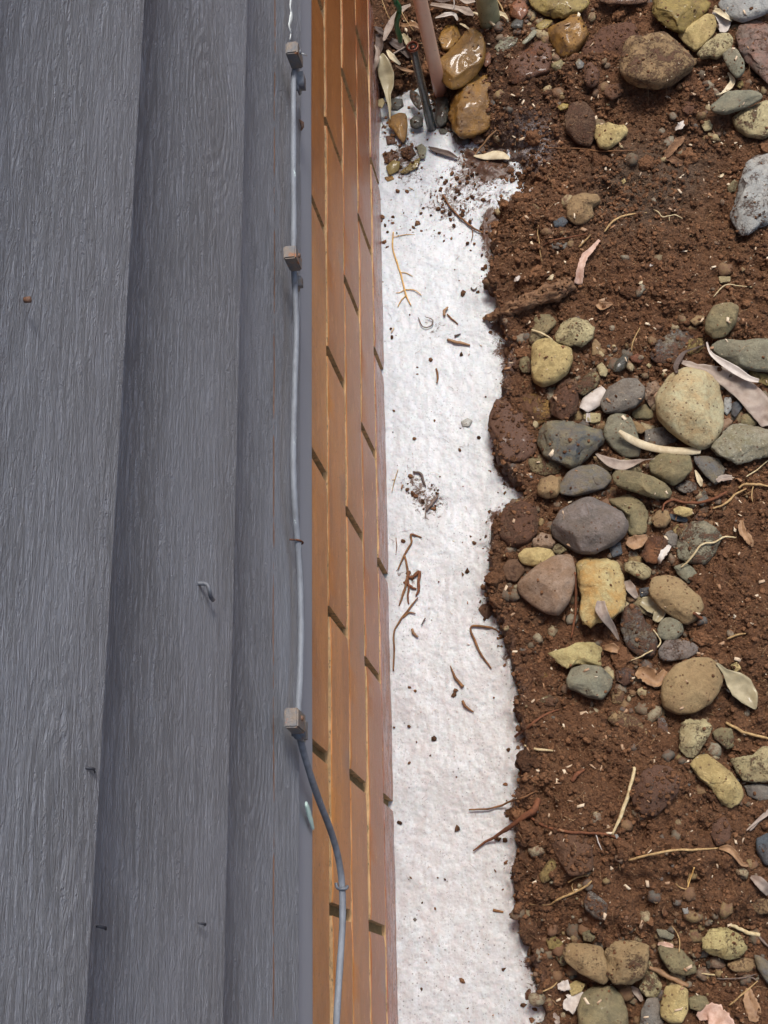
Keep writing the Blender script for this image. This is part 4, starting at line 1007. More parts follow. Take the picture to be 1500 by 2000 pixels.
# combined BVH of the stones for resting things on top
sv, sf, fdirt = [], [], []
for o, spec_ in zip(stones, exec_stones):
    b0 = len(sv); L = np.array(o.location)
    sv += [tuple(np.array(v_.co) + L) for v_ in o.data.vertices]
    sf += [tuple(b0 + i for i in p.vertices) for p in o.data.polygons]
    fdirt += [spec_[6]] * len(o.data.polygons)
bvh = BVHTree.FromPolygons(sv, sf)
def surf(x, y):
    z = max(gh(x, y), FOAMZ if (x < .2 and y < 1.06) else -9)
    hit = bvh.ray_cast(Vector((x, y, .1)), Vector((0, 0, -1)))
    if hit[0] is not None and hit[0].z > z: return hit[0].z, (.02 + fdirt[hit[2]]) if hit[1].z > .35 else .015
    return z, False
def drop(crop, x, y, up=0.0):
    """point on the visible surface below a photo pixel"""
    X_, Y_ = px(crop, x, y)
    z = -.368; p = onZ(X_, Y_, z)
    d = ray(X_, Y_); d = d / np.linalg.norm(d)
    hit = bvh.ray_cast(Vector(CAM), Vector(d))
    for _ in range(4):
        z = max(gh(p[0], p[1]), FOAMZ if p[0] < .2 and p[1] < 1.06 else -9); p = onZ(X_, Y_, z + up)
    if hit[0] is not None and hit[0].z > p[2]: p = np.array(hit[0]) + np.array([0, 0, up])
    return p

# ------------------------------------------------------------------ twigs, roots, leaves
WM = {'root': simple_mat('root_brown', (138, 98, 62), (92, 62, 40), .8, 300, .001, aniso=(.4, .4, 1)),
      'redroot': simple_mat('root_red', (124, 76, 48), (92, 56, 36), .8, 300, .001),
      'cream': simple_mat('straw_cream', (204, 188, 150), (172, 150, 108), .7, 260, .0006),
      'straw': simple_mat('straw', (188, 158, 110), (142, 112, 72), .7, 260, .0006),
      'yellowroot': simple_mat('root_yellow', (216, 178, 112), (184, 138, 76), .6, 300, .0005),
      'bark': simple_mat('bark', (158, 122, 90), (88, 60, 42), .9, 120, .005, aniso=(.5, 1, 1)),
      'grey': simple_mat('twig_grey', (130, 112, 100), (96, 80, 70), .8, 260, .0008),
      'leafgrey': simple_mat('leaf_greybrown', (160, 146, 132), (128, 110, 98), .6, 60, .0006),
      'leafcream': simple_mat('leaf_cream', (206, 194, 164), (178, 160, 128), .6, 80, .0007),
      'leafpale': simple_mat('leaf_pale', (198, 190, 180), (172, 160, 150), .55, 80, .0006),
      'leafbrown': simple_mat('leaf_brown', (158, 124, 90), (118, 88, 62), .6, 80, .0008),
      'leafpink': simple_mat('leaf_pink', (204, 176, 158), (170, 132, 112), .6, 90, .0007),
      'leafolive': simple_mat('leaf_olive', (140, 128, 98), (170, 158, 126), .5, 60, .0006, coat=.2),
      'leafdark': simple_mat('leaf_dark', (100, 86, 78), (70, 56, 48), .6, 80, .0008)}

def T(name, crop, pts, r_px, mat, label, up=.0016, cat=None, jit=.35, seg=7, sub=5, group=None, branches=(), arch=0.0):
    """a thin stick or root lying on whatever is below its traced line"""
    def line(pts, r_px):
        sc_ = CROPS[crop][2]
        rr = r_px if hasattr(r_px, '__len__') else [r_px * .8] + [r_px] * (len(pts) - 2) + [r_px * .55]
        rr = [q_ / sc_ * MPP for q_ in rr]
        P = [drop(crop, x, y, up + r_ * .6) for (x, y), r_ in zip(pts, rr)]
        # straighten: do not dive into gaps between the ends
        zs = np.array([p[2] for p in P])
        for i in range(1, len(P) - 1):
            mn = min((zs[i - 1] + zs[i + 1]) / 2, zs[i] + .02)
            if zs[i] < mn: zs[i] = zs[i] * .4 + mn * .6
        X_ = [onZ(*px(crop, x, y), z) for (x, y), z in zip(pts, zs)]
        C = catmull(X_, sub)
        ri = np.interp(np.linspace(0, len(rr) - 1, len(C)), range(len(rr)), rr)
        sdd = random.random() * 50
        C = [c_ + np.array([noise.noise(Vector((k * .35, sdd, 0))), noise.noise(Vector((k * .35, sdd, 7))), 0]) * ri[k] * jit * 1.6 for k, c_ in enumerate(C)]
        return tube(C, ri, seg, jit=jit, seed=sdd)
    V_, F_ = line(pts, r_px)
    if not branches:
        return place(name, V_, F_, WM[mat], label, cat or name.replace('_', ' '), group)
    e = empty(name, tuple(np.mean(V_, 0)), label, cat or name.replace('_', ' '), group)
    place('stem', V_, F_, WM[mat], parent=e)
    for bp, br in branches:
        V_, F_ = line(bp, br); place('branch', V_, F_, WM[mat], parent=e)
    return e

def L(name, crop, pts, mat, label, up=.002, curl=.35, cat='leaf', wav=.15, group=None, notch=0.0):
    """a leaf or bark strip: spine points with full widths in crop pixels, curled across"""
    sc_ = CROPS[crop][2]
    P = [drop(crop, x, y, up) for x, y, w in pts]
    zs = np.array([p[2] for p in P])
    for _ in range(2):
        zz = zs.copy()
        for i in range(1, len(zs) - 1): zz[i] = max(zs[i], .3 * zs[i] + .35 * (zs[i - 1] + zs[i + 1]))
        zs = zz
    # stay above stones under the blade edges
    X_ = [onZ(*px(crop, x, y), z) for (x, y, w), z in zip(pts, zs)]
    C = np.array(catmull(X_, 6)); wd = np.interp(np.linspace(0, len(pts) - 1, len(C)), range(len(pts)), [w / sc_ * MPP for _, _, w in pts])
    K = 9; vs = []
    sdd = random.random() * 90
    for i, c_ in enumerate(C):
        t = C[min(i + 1, len(C) - 1)] - C[max(i - 1, 0)]; t[2] *= .3; t /= np.linalg.norm(t) + 1e-9
        a = np.array([-t[1], t[0], 0]); a /= np.linalg.norm(a) + 1e-9
        for k in range(K):
            u = -1 + 2 * k / (K - 1)
            rag = 1 + notch * noise.noise(Vector((i * .9, u * 2, sdd)))
            z = (curl * u * u) * wd[i] * .5 + noise.noise(Vector((i * .25, u * 1.2, sdd))) * wd[i] * wav + (-.0003 if k == K // 2 else 0)
            vs.append(c_ + a * u * wd[i] * .5 * rag + np.array([0, 0, z]))
    n = len(C); N = n * K
    off = [v_ - np.array([0, 0, .0002]) for v_ in vs]
    fs = []
    for i in range(n - 1):
        for k in range(K - 1):
            q_ = i * K + k
            fs.append((q_, q_ + 1, q_ + K + 1, q_ + K)); fs.append((N + q_, N + q_ + K, N + q_ + K + 1, N + q_ + 1))
    for i in range(n - 1):
        fs.append((i * K, (i + 1) * K, N + (i + 1) * K, N + i * K)); fs.append((i * K + K - 1, N + i * K + K - 1, N + (i + 1) * K + K - 1, (i + 1) * K + K - 1))
    for k in range(K - 1):
        fs.append((k, N + k, N + k + 1, k + 1)); q_ = (n - 1) * K + k; fs.append((q_, q_ + 1, N + q_ + 1, N + q_))
    V = np.array(vs + off)
    return place(name, V, fs, WM[mat], label, cat, group)

# bark log and pale roots
T('bark_piece', 'P', [(112, 308), (180, 282), (280, 240), (380, 202), (480, 155), (543, 138)], [8, 26, 38, 40, 44, 34], 'bark', 'flaky brown piece of bark poking from the soil out over the foam', up=.003, jit=.75, seg=22, sub=12)
T('root', 'F', [(650, 1140), (740, 1060), (830, 940), (890, 905), (970, 900), (1080, 845), (1190, 850)], 10, 'cream', 'crooked white root lying across the large flat grey-green stone', up=.002, group='roots')
T('root', 'S', [(40, 577), (120, 575), (190, 560), (240, 538), (300, 520), (370, 490)], 5, 'root', 'thin brown root reaching left out of the soil over the foam, upper of two', up=.003, group='roots')
T('root', 'S', [(60, 780), (120, 735), (190, 695), (270, 640), (350, 580), (380, 530)], [4, 6, 9, 13, 17, 14], 'redroot', 'thicker tapering brown root reaching down left over the foam, lower of two', up=.003, group='roots')
T('root', 'S', [(335, 610), (400, 655), (500, 685), (600, 690), (740, 705), (815, 748)], 7, 'redroot', 'long red-brown root crossing the lower soil slab', up=.001, group='roots')
T('straw', 'S', [(848, 370), (830, 470), (790, 590), (740, 700)], 10, 'cream', 'flat cream straw standing diagonally on the lower soil slab', up=.002)
T('root', 'S', [(820, 825), (920, 800), (1050, 775), (1150, 775), (1260, 765)], 6, 'straw', 'pale wavy root running level across the soil to the dry curled leaf', up=.001, group='roots')
T('root', 'Q', [(190, 715), (150, 690), (50, 685), (70, 750), (100, 820), (150, 890)], 6, 'root', 'hooked brown root looping out of the soil onto the foam', up=.002, group='roots')
T('root', 'W', [(685, 1380), (690, 1250), (690, 1150), (730, 1080), (790, 1000), (830, 950)], 6, 'root', 'long thin root lying in the foam along the brick wall', up=.0015, group='roots', branches=[([(740, 1070), (780, 1040), (815, 1045)], 6)])
T('root', 'W', [(850, 600), (790, 580), (790, 630), (750, 700), (710, 790)], 7, 'root', 'forked root in the foam above the dark tangle by the wall', up=.001, group='roots', branches=[([(750, 700), (770, 800), (760, 870), (740, 930), (720, 1000)], 8), ([(700, 600), (705, 650), (700, 690)], 3)])
T('root', 'W', [(760, 830), (800, 830), (840, 800), (830, 870), (835, 910), (815, 940)], 10, 'redroot', 'dark tangled root clump half sunk in the foam by the wall', up=.001, group='roots', branches=[([(745, 860), (775, 880), (770, 940), (775, 990)], 7), ([(775, 800), (770, 860), (790, 890), (820, 900)], 9)])
T('twig', 'W', [(885, 375), (875, 430), (872, 485)], 5, 'grey', 'short upright twig in the dark debris patch on the foam', group='twigs')
T('twig', 'W', [(945, 355), (910, 400), (880, 440)], 11, 'grey', 'stubby broken twig leaning right in the debris patch on the foam', group='twigs')
T('twig', 'W', [(800, 215), (845, 225), (860, 270), (875, 300)], 8, 'leafdark', 'dark bent twig at the top of the debris patch on the foam', group='twigs')
T('twig', 'W', [(740, 290), (730, 315)], 8, 'leafbrown', 'tiny brown bark bit left of the debris patch on the foam', group='twigs')
T('straw', 'W', [(712, 200), (690, 270), (676, 335)], 3, 'straw', 'thin straw in the foam touching the wall beside the debris patch')
T('root', 'V', [(685, 160), (680, 250), (710, 350), (735, 430), (760, 530), (790, 590)], 6, 'yellowroot', 'branching yellow root floating on the white foam', up=.0012, group='roots',
  branches=[([(760, 530), (730, 560), (710, 600)], 4), ([(755, 495), (810, 500), (850, 530)], 4), ([(720, 395), (760, 400), (800, 420)], 3), ([(687, 190), (750, 175), (810, 175)], 3), ([(745, 500), (720, 515), (700, 515)], 3)])
T('twig', 'V', [(1000, 790), (1060, 805), (1135, 822)], 11, 'leafbrown', 'pinkish-brown stick stub in the middle of the upper foam', group='twigs')
T('twig', 'V', [(1000, 640), (1030, 670), (1065, 700)], 6, 'root', 'thin brown splinter above the stick stub on the foam', group='twigs')
T('twig', 'V', [(985, 650), (985, 620), (1005, 600)], 10, 'leafbrown', 'small curled brown husk at the top of the splinter on the foam', group='twigs')
T('twig', 'V', [(935, 960), (945, 1000), (940, 1045)], 8, 'root', 'short brown bark chip alone in the centre of the foam', group='twigs')
T('twig', 'W', [(1018, 1350), (1050, 1420), (1095, 1475)], [3, 9, 11], 'root', 'slanted brown bark sliver in the lower foam near the hooked root', group='twigs')
T('twig', 'W', [(872, 1070), (850, 1112)], 5, 'leafdark', 'small dark sliver on the foam right of the root fork', group='twigs')
T('twig', 'W', [(795, 1135), (805, 1160), (828, 1182)], 10, 'leafbrown', 'small brown husk on the foam near the wall roots', group='twigs')
T('twig', 'X', [(1090, 205), (1110, 240), (1155, 272)], [8, 9, 4], 'root', 'pointed brown chip just below the slanted bark sliver', group='twigs')
T('twig', 'X', [(1268, 1430), (1330, 1445)], 11, 'root', 'brown chip lying level near the right foam edge at the bottom', group='twigs')
T('twig', 'V', [(1140, 485), (1155, 500), (1175, 485)], 6, 'leafdark', 'tiny dark curl at the right of the upper foam', group='twigs')
T('twig', 'V', [(1065, 760), (1045, 770), (1080, 755)], 7, 'leafdark', 'tiny black crumb of bark above the stick stub', group='twigs')
T('twig', 'V', [(830, 660), (860, 715), (905, 710), (915, 675), (870, 655)], 4, 'grey', 'grey ring of thin debris on the foam below the yellow root', group='twigs')
T('root', 'U', [(1160, 915), (1200, 860), (1250, 800), (1290, 760)], 7, 'leafbrown', 'thin stalk rising right from the white shell-like leaf', group='roots')
T('root', 'V', [(975, -60), (1010, 0), (1060, 60), (1110, 100), (1160, 140), (1210, 165)], 7, 'root', 'gnarled fibrous root lying from the foam onto the soil edge', up=.0015, group='roots', branches=[([(945, -60), (945, -20), (985, 10)], 3), ([(1140, 120), (1150, 170), (1140, 215)], 3)])
T('straw', 'H', [(800, 1000), (930, 1015), (1100, 1040)], 9, 'cream', 'pale straw lying level below the knobbly stone, with a short side stub', branches=[([(820, 1000), (832, 920)], 6)])
T('straw', 'H', [(1120, 1320), (1250, 1210), (1400, 1080)], 9, 'straw', 'tan straw slanting up right near the bottom right corner')
T('straw', 'H', [(1050, 1025), (1057, 920)], 7, 'cream', 'short upright straw stub crossing the level pale straw')
T('twig', 'H', [(1000, 1055), (1130, 1060), (1270, 1045), (1390, 1010)], 7, 'grey', 'thin grey twig at the lower right beside the level straw', group='twigs', branches=[([(1290, 1040), (1350, 1050), (1410, 1090)], 8)])
T('straw', 'H', [(1130, 530), (1200, 560), (1290, 600), (1415, 640)], [14, 20, 18, 20], 'cream', 'thick cream stalk piece above the knobbly stone at the lower right')
T('twig', 'H', [(1410, 650), (1450, 690), (1510, 750)], 14, 'grey', 'pinkish-grey twig continuing right from the thick cream stalk piece', group='twigs')
T('root', 'I', [(580, 330), (640, 290), (700, 260), (820, 210), (930, 150), (980, 100)], 11, 'straw', 'forked tan root slanting up right in the hollow near the trench edge', up=.004, group='roots', branches=[([(805, 215), (785, 160), (795, 125)], 4)])
T('root', 'I', [(750, 120), (830, 70), (945, 45)], 9, 'straw', 'short tan root above the forked one in the hollow', up=.004, group='roots')
T('root', 'F', [(960, 565), (1080, 520), (1180, 430), (1290, 372)], 12, 'straw', 'tan root curving up right above the flat grey-green stone', up=.003, group='roots')
T('root', 'F', [(1210, 365), (1260, 335), (1340, 330), (1420, 335), (1520, 350)], 14, 'straw', 'thick tan root running to the right edge', up=.003, group='roots', branches=[([(1355, 350), (1340, 430), (1350, 500)], 7), ([(1330, 400), (1260, 440)], 5)])
T('root', 'F', [(1290, 255), (1350, 215), (1390, 190), (1510, 90)], 7, 'cream', 'thin cream root slanting up to the right edge', up=.003, group='roots')
T('root', 'F', [(470, 590), (490, 520), (580, 485), (700, 510), (850, 505), (1000, 460), (1100, 400)], [8, 11, 14, 14, 15, 16, 12], 'redroot', 'thick red-brown soil-coated root hooking over the slate stone', up=.004, group='roots')
T('root', 'D', [(200, 145), (280, 150), (400, 150), (500, 165), (620, 165), (740, 160)], 5, 'root', 'long dark root on the soil just below the twin stones', up=.002, group='roots')
T('root', 'D', [(540, 640), (590, 580), (660, 545), (790, 525)], 7, 'straw', 'tan root arching up right on the open upper soil', up=.002, group='roots')
T('root', 'D', [(830, 510), (855, 520), (880, 550), (920, 545), (960, 540), (1000, 562)], 4, 'cream', 'fine pale zigzag root on the open upper soil', up=.002, group='roots', branches=[([(922, 545), (922, 575)], 3)])
T('root', 'D', [(155, 600), (150, 650), (160, 700), (165, 760), (180, 830)], 3, 'straw', 'fine upright hair root near the foam edge above the bark', up=.002, group='roots')
T('root', 'D', [(180, 720), (240, 690), (340, 670), (440, 650)], 6, 'redroot', 'rusty root below the lone yellowish-tan stone', up=.002, group='roots')
T('root', 'D', [(390, 730), (430, 690), (460, 655)], 6, 'straw', 'short tan root right of the rusty root on the upper soil', up=.002, group='roots')
T('root', 'D', [(1180, 1020), (1250, 950), (1330, 955), (1405, 962)], 4, 'cream', 'fine cream root on the soil above the khaki egg-shaped stone', up=.002, group='roots')
T('root', 'D', [(700, 1340), (710, 1280), (750, 1200)], 5, 'straw', 'short upright tan root above the red clay lump', up=.002, group='roots')
T('twig', 'G', [(1090, 60), (1200, 120), (1320, 170), (1520, 215)], [14, 16, 14, 12], 'straw', 'tan twig running to the right edge above the yellow oblong stone', up=.003, group='twigs')
T('straw', 'Q', [(940, 700), (975, 765), (900, 820), (820, 855)], 4, 'cream', 'bent cream straw below the cup-shaped pebble', up=.003, sub=8)
T('straw', 'S', [(310, 265), (380, 285), (450, 290)], 7, 'cream', 'short pale straw at the soil edge above the upper foam root', up=.002)
T('straw', 'A', [(420, 590), (480, 740), (550, 920), (600, 1080), (630, 1200)], [9, 8, 10, 8, 6], 'straw', 'thin tan stalk leaning across the dark rod', up=.012)
T('straw', 'A', [(120, -30), (160, 80), (205, 190)], 6, 'straw', 'thin dry grass stalk by the wall at the top left of the green cord', up=.03)
T('straw', 'A', [(270, -20), (350, 170), (440, 300)], 5, 'straw', 'thin dry grass stalk right of the green cord', up=.03)
T('straw', 'A', [(240, 525), (320, 480), (410, 430)], 12, 'leafgrey', 'pale flat grass blade pointing at the copper collar', up=.008)
T('straw', 'A', [(1020, 125), (1120, 175), (1225, 245)], [16, 20, 16], 'leafcream', 'pale broken stick right of the mossy stem base', up=.012)
T('straw', 'A', [(1240, -30), (1290, 60), (1320, 120)], 9, 'straw', 'dry stalk between the grey-green stem and the orange chunk', up=.01)
T('straw', 'P', [(345, 360), (400, 380), (450, 410)], 6, 'cream', 'short white stick on top of the butter-yellow stone', up=.004)
T('root', 'Q', [(558, 420), (562, 520), (560, 620), (540, 740)], 7, 'redroot', 'long upright red-brown root left of the yellow slab', up=.002, group='roots')
T('root', 'Q', [(1140, 620), (1165, 640), (1190, 655)], 9, 'redroot', 'stubby root at the right side of the kidney-shaped stone', up=.002, group='roots')
T('straw', 'Q', [(1300, 745), (1350, 725), (1392, 718)], 6, 'straw', 'short straw on the soil right of the kidney-shaped stone', up=.002)
T('root', 'H', [(600, 130), (640, 165), (710, 180), (720, 100), (770, 0)], 7, 'straw', 'thin forked root on the soil in the lower right', up=.002, group='roots')
T('root', 'H', [(630, 800), (640, 700), (610, 610), (560, 540)], 6, 'straw', 'fine root hanging over the sloping khaki stone', up=.003, group='roots')
T('root', 'H', [(350, 950), (430, 980), (560, 1050), (720, 1130)], [14, 26, 30, 20], 'leafbrown', 'thick fibrous root between the sloping khaki and mustard-yellow stones', up=.003, group='roots')
T('root', 'S', [(330, 1040), (440, 1040), (540, 980), (640, 925)], 1, 'straw', 'hair-thin root beside the forked tan root', up=.003, group='roots')
T('root', 'S', [(265, 220), (330, 175), (400, 120), (480, 90)], 7, 'redroot', 'dark red-brown root in the soil bank above the pale straw', up=.001, group='roots')
T('root', 'S', [(540, 440), (570, 410), (600, 380)], 12, 'redroot', 'stubby brown root lump on the lower soil slab', up=.001, group='roots')
T('straw', 'S', [(660, 700), (675, 745), (690, 778)], 3, 'leafpale', 'tiny pale straw below the long red-brown root', up=.002)
T('root', 'S', [(1140, 860), (1120, 920), (1105, 965)], 4, 'yellowroot', 'tiny yellowish root on the soil right of the lower slab', up=.002, group='roots')
T('straw', 'I', [(500, 1180), (580, 1150), (650, 1080)], 8, 'straw', 'small tan straw left of the white torn leaf at the bottom', up=.002)
T('straw', 'S', [(1410, 680), (1460, 630), (1510, 590)], 7, 'leafgrey', 'grey blade-like straw at the right edge above the dark blue stone', up=.002)
# leaves and bark flakes
L('leaf', 'E', [(655, 535, 40), (720, 555, 70), (800, 580, 60), (900, 605, 95), (1030, 665, 190), (1160, 740, 220), (1290, 840, 250), (1400, 960, 260), (1460, 1070, 210), (1490, 1160, 120)], 'leafgrey', 'large wavy grey-brown dead leaf curling across the right side of the heap', up=.006, curl=.25, wav=.16)
L('leaf', 'E', [(902, 340, 14), (925, 420, 26), (970, 480, 44), (1080, 560, 80), (1180, 620, 95), (1300, 695, 70), (1410, 722, 40)], 'leafpale', 'narrow pale leaf curl lying on the large grey-brown leaf', up=.012, curl=.5, wav=.1)
L('leaf', 'E', [(610, 640, 30), (600, 580, 55), (640, 500, 60), (690, 440, 30), (790, 400, 16), (895, 365, 10)], 'leafdark', 'small shrivelled dark leaf with a long stalk above the biggest stone', up=.004, curl=.5)
L('bark_curl', 'E', [(45, 1205, 34), (130, 1265, 80), (260, 1330, 92), (420, 1375, 84), (600, 1398, 82), (760, 1398, 88), (845, 1405, 50)], 'leafcream', 'long cream bark curl bridging the stones below the biggest one', up=.010, curl=-.45, wav=.05, cat='bark curl')
L('leaf', 'P', [(656, 962, 6), (690, 985, 30), (740, 1012, 56), (800, 1022, 56), (860, 1005, 26), (900, 995, 6), (948, 990, 4)], 'leafgrey', 'small dry leaf with a thin tail on the stones below the blue-black rock', up=.006, curl=.2)
L('bark_flake', 'P', [(598, 750, 50), (625, 715, 90), (660, 685, 100), (705, 650, 60)], 'leafpale', 'pale curled bark flake like a shell left of the gritty grey oval', up=.008, curl=-.4, wav=.05, cat='bark flake')
L('bark_flake', 'P', [(622, 768, 20), (622, 812, 24)], 'leafpale', 'thin pale strip below the shell-like bark flake', up=.004, cat='bark flake')
L('leaf', 'Q', [(1250, 862, 8), (1290, 905, 30), (1330, 945, 90), (1370, 985, 120), (1410, 1035, 90), (1440, 1088, 6)], 'leafolive', 'dry triangular cream-green leaf right of the smooth tan oval', up=.005, curl=.3)
L('leaf', 'Q', [(685, 560, 36), (685, 600, 60), (705, 640, 50), (740, 690, 34), (772, 750, 8)], 'leafgrey', 'narrow curled brown leaf hanging off the yellow slab', up=.005, curl=.5)
L('leaf', 'Q', [(880, 560, 40), (930, 580, 90), (970, 610, 70), (950, 660, 30)], 'leafolive', 'brittle olive leaf draped between the grey and kidney-shaped stones', up=.005, curl=.4)
L('leaf', 'F', [(120, 880, 60), (190, 900, 170), (250, 880, 130), (315, 835, 40)], 'leafbrown', 'tan dry leaf below the purple-grey stone beside the rust-brown chunk', up=.007, curl=.3)
L('leaf', 'H', [(815, 1440, 50), (900, 1390, 160), (990, 1420, 230), (1080, 1480, 150), (1150, 1540, 90)], 'leafpink', 'pinkish torn leaf at the bottom edge in the lower right', up=.006, curl=.2, notch=.3)
L('leaf', 'I', [(645, 1135, 40), (700, 1130, 90), (760, 1115, 90)], 'leafpale', 'rounded white leaf scrap, upper of two at the bottom beside the foam', up=.006, curl=.2, notch=.3)
L('leaf', 'I', [(700, 1290, 40), (760, 1300, 170), (820, 1250, 110), (895, 1190, 10)], 'leafpale', 'jagged white leaf scrap, lower of two at the bottom beside the foam', up=.006, curl=.2, notch=.5)
L('leaf', 'A', [(115, 530, 60), (140, 610, 150), (175, 740, 190), (190, 850, 140), (190, 930, 70), (205, 1040, 40), (210, 1170, 6)], 'leafolive', 'big drooping grey-olive dead leaf beside the wall at the top', up=.012, curl=.3, wav=.08)
L('leaf', 'A', [(410, 50, 40), (330, 95, 70), (245, 190, 84), (190, 290, 90), (150, 400, 24)], 'leafgrey', 'curved grey leaf strip arching left at the top behind the green cord', up=.02, curl=.3)
L('leaf', 'A', [(180, 490, 24), (230, 560, 76), (310, 630, 30)], 'leafcream', 'small cream pointed leaf above the big drooping one', up=.018, curl=.3)
L('leaf', 'A', [(605, 40, 40), (740, 62, 66), (880, 85, 60), (960, 115, 120), (1025, 150, 30)], 'leafgrey', 'long grey leaf lying level right of the pink pipe at the top', up=.016, curl=.3)
L('leaf', 'A', [(650, 175, 16), (740, 150, 60), (830, 140, 50), (870, 200, 20)], 'leafpale', 'thin folded pale leaf below the level grey one', up=.014, curl=.4)
L('leaf', 'A', [(890, 230, 16), (930, 250, 34), (980, 285, 16)], 'leafcream', 'small cream curl above the smooth ochre stone', up=.008, curl=.4)
L('leaf', 'A', [(90, 330, 50), (110, 430, 110), (90, 540, 60)], 'leafdark', 'shaded brown leaf litter pressed against the wall above the drooping leaf', up=.006, curl=.4)
L('leaf', 'A', [(210, 400, 70), (280, 440, 120), (360, 500, 110), (400, 560, 50)], 'leafdark', 'crumpled grey leaf behind the small cream pointed one', up=.004, curl=.4)
L('leaf', 'A', [(260, 640, 16), (340, 680, 44), (440, 700, 20)], 'leafbrown', 'rusty brown leaf stem left of the dark rod', up=.008, curl=.4)
L('leaf', 'A', [(60, 440, 10), (90, 500, 50), (80, 600, 60), (50, 700, 40), (70, 780, 8)], 'leafgrey', 'narrow curled grey leaf along the wall left of the drooping leaf', up=.010, curl=.5)
L('leaf', 'A', [(330, 330, 30), (380, 400, 80), (420, 500, 60)], 'leafolive', 'crumpled olive leaf just behind the copper collar', up=.012, curl=.5, notch=.3)
L('leaf', 'A', [(290, 240, 20), (360, 250, 60), (440, 240, 70), (500, 280, 20)], 'leafbrown', 'brown dry leaf under the grass stalks left of the pink pipe', up=.010, curl=.4, notch=.3)
L('leaf', 'A', [(60, 260, 20), (110, 300, 70), (150, 330, 50)], 'leafdark', 'dark leaf scrap in the shade near the wall at the top', up=.010, curl=.4, notch=.3)
L('leaf', 'A', [(880, -20, 30), (960, 20, 70), (1040, 10, 30)], 'leafgrey', 'grey leaf cut by the top edge left of the thick stem', up=.012, curl=.4)
L('leaf', 'A', [(1200, 90, 20), (1260, 130, 60), (1320, 150, 50), (1360, 190, 12)], 'leafcream', 'pale peeling leaf at the foot of the thick stem', up=.008, curl=.5, notch=.3)
L('leaf', 'A', [(640, -10, 30), (720, 10, 60), (800, 0, 30)], 'leafdark', 'dark leaf at the top edge right of the pink pipe', up=.012, curl=.4)
T('straw', 'A', [(830, -20), (835, 40), (825, 90)], 7, 'leafpale', 'pale upright stalk crossing the long grey leaf at the top', up=.02)
T('straw', 'A', [(310, 430), (300, 250), (320, 180)], 5, 'root', 'thin dark stalk beside the lower end of the green cord', up=.02)
T('root', 'A', [(250, 690), (330, 670), (450, 700)], 6, 'root', 'thin looping root left of the dark rod above the foam', up=.008, group='roots')
T('straw', 'A', [(120, 1100), (130, 1190), (160, 1260)], 4, 'leafdark', 'thin dark stem in the foam left of the tooth-shaped stone', up=.003)
L('leaf', 'C', [(870, 140, 70), (930, 190, 120), (990, 280, 170), (970, 380, 90)], 'leafpale', 'white torn leaf between the mustard and pale grey rocks', up=.006, curl=.2, notch=.3)
L('leaf', 'C', [(860, 120, 60), (940, 150, 100), (1020, 210, 70), (1080, 250, 14)], 'leafcream', 'folded cream leaf edge above the white torn leaf', up=.010, curl=.5)
L('leaf', 'C', [(1030, 850, 16), (1085, 950, 70), (1040, 1030, 84), (960, 1090, 22), (890, 1112, 6)], 'leafcream', 'curled cream leaf on the left tip of the long green-grey pebble', up=.006, curl=.4)
L('bark_flake', 'D', [(512, 685, 16), (470, 740, 34), (425, 785, 46), (405, 850, 46), (388, 945, 56)], 'leafpink', 'pink papery bark scrap standing above the bark piece', up=.005, curl=.3, cat='bark flake', notch=.3)
L('leaf', 'D', [(500, 1060, 30), (525, 1080, 60), (560, 1070, 44), (590, 1060, 10)], 'leafbrown', 'small cupped brown leaf on the soil above the rough cream stone', up=.003, curl=.7)
L('leaf', 'U', [(1155, 912, 10), (1220, 915, 50), (1270, 905, 72), (1320, 908, 66), (1365, 930, 12)], 'leafcream', 'white shell-like curved leaf at the top of the foam', up=.005, curl=-.3, wav=.05)
L('leaf', 'U', [(890, 860, 8), (930, 880, 36), (1000, 900, 46), (1060, 925, 10)], 'leafdark', 'dark shrivelled leaf on the foam left of the white shell-like leaf', up=.003, curl=.4)
L('leaf', 'G', [(1290, 1110, 10), (1380, 1030, 22), (1450, 975, 40), (1520, 920, 50)], 'leafgrey', 'narrow grey leaf at the right edge above the dark blue-grey stone', up=.004, curl=.3)
L('leaf', 'H', [(1330, 60, 24), (1400, 100, 90), (1460, 160, 100), (1510, 230, 60)], 'leafgrey', 'crumpled grey leaf at the right edge in the lower soil', up=.006, curl=.3)
L('leaf', 'G', [(1020, 1285, 20), (1100, 1285, 70), (1160, 1325, 60), (1210, 1390, 44), (1250, 1440, 36), (1310, 1455, 16)], 'leafbrown', 'twisted tan leaf at the end of the pale wavy root', up=.006, curl=.5)
L('leaf', 'F', [(545, 925, 36), (490, 990, 70), (445, 1070, 50), (425, 1120, 12)], 'leafpale', 'feathery white leaf remnant right of the rust-brown chunk', up=.006, curl=.3, notch=.5)
L('leaf', 'F', [(788, 190, 8), (810, 240, 40), (835, 300, 60), (850, 350, 16)], 'leafcream', 'narrow cream leaf hanging beside the slate triangular stone', up=.005, curl=.3)
L('leaf', 'H', [(425, 715, 24), (480, 730, 60), (530, 738, 66), (575, 745, 30)], 'leafpink', 'pale mauve leaf scrap on the sloping khaki stone', up=.004, curl=.2, notch=.3)
L('bark_flake', 'D', [(890, 215, 20), (930, 170, 60), (980, 110, 56), (1010, 85, 20)], 'bark', 'fibrous brown wood fragment on the upper soil, upright one', up=.003, curl=.5, cat='bark flake', notch=.4)
L('bark_flake', 'D', [(890, 200, 20), (940, 220, 50), (1000, 245, 40)], 'bark', 'short wood fragment lying just below the upright fibrous one', up=.003, curl=.5, cat='bark flake', notch=.4)
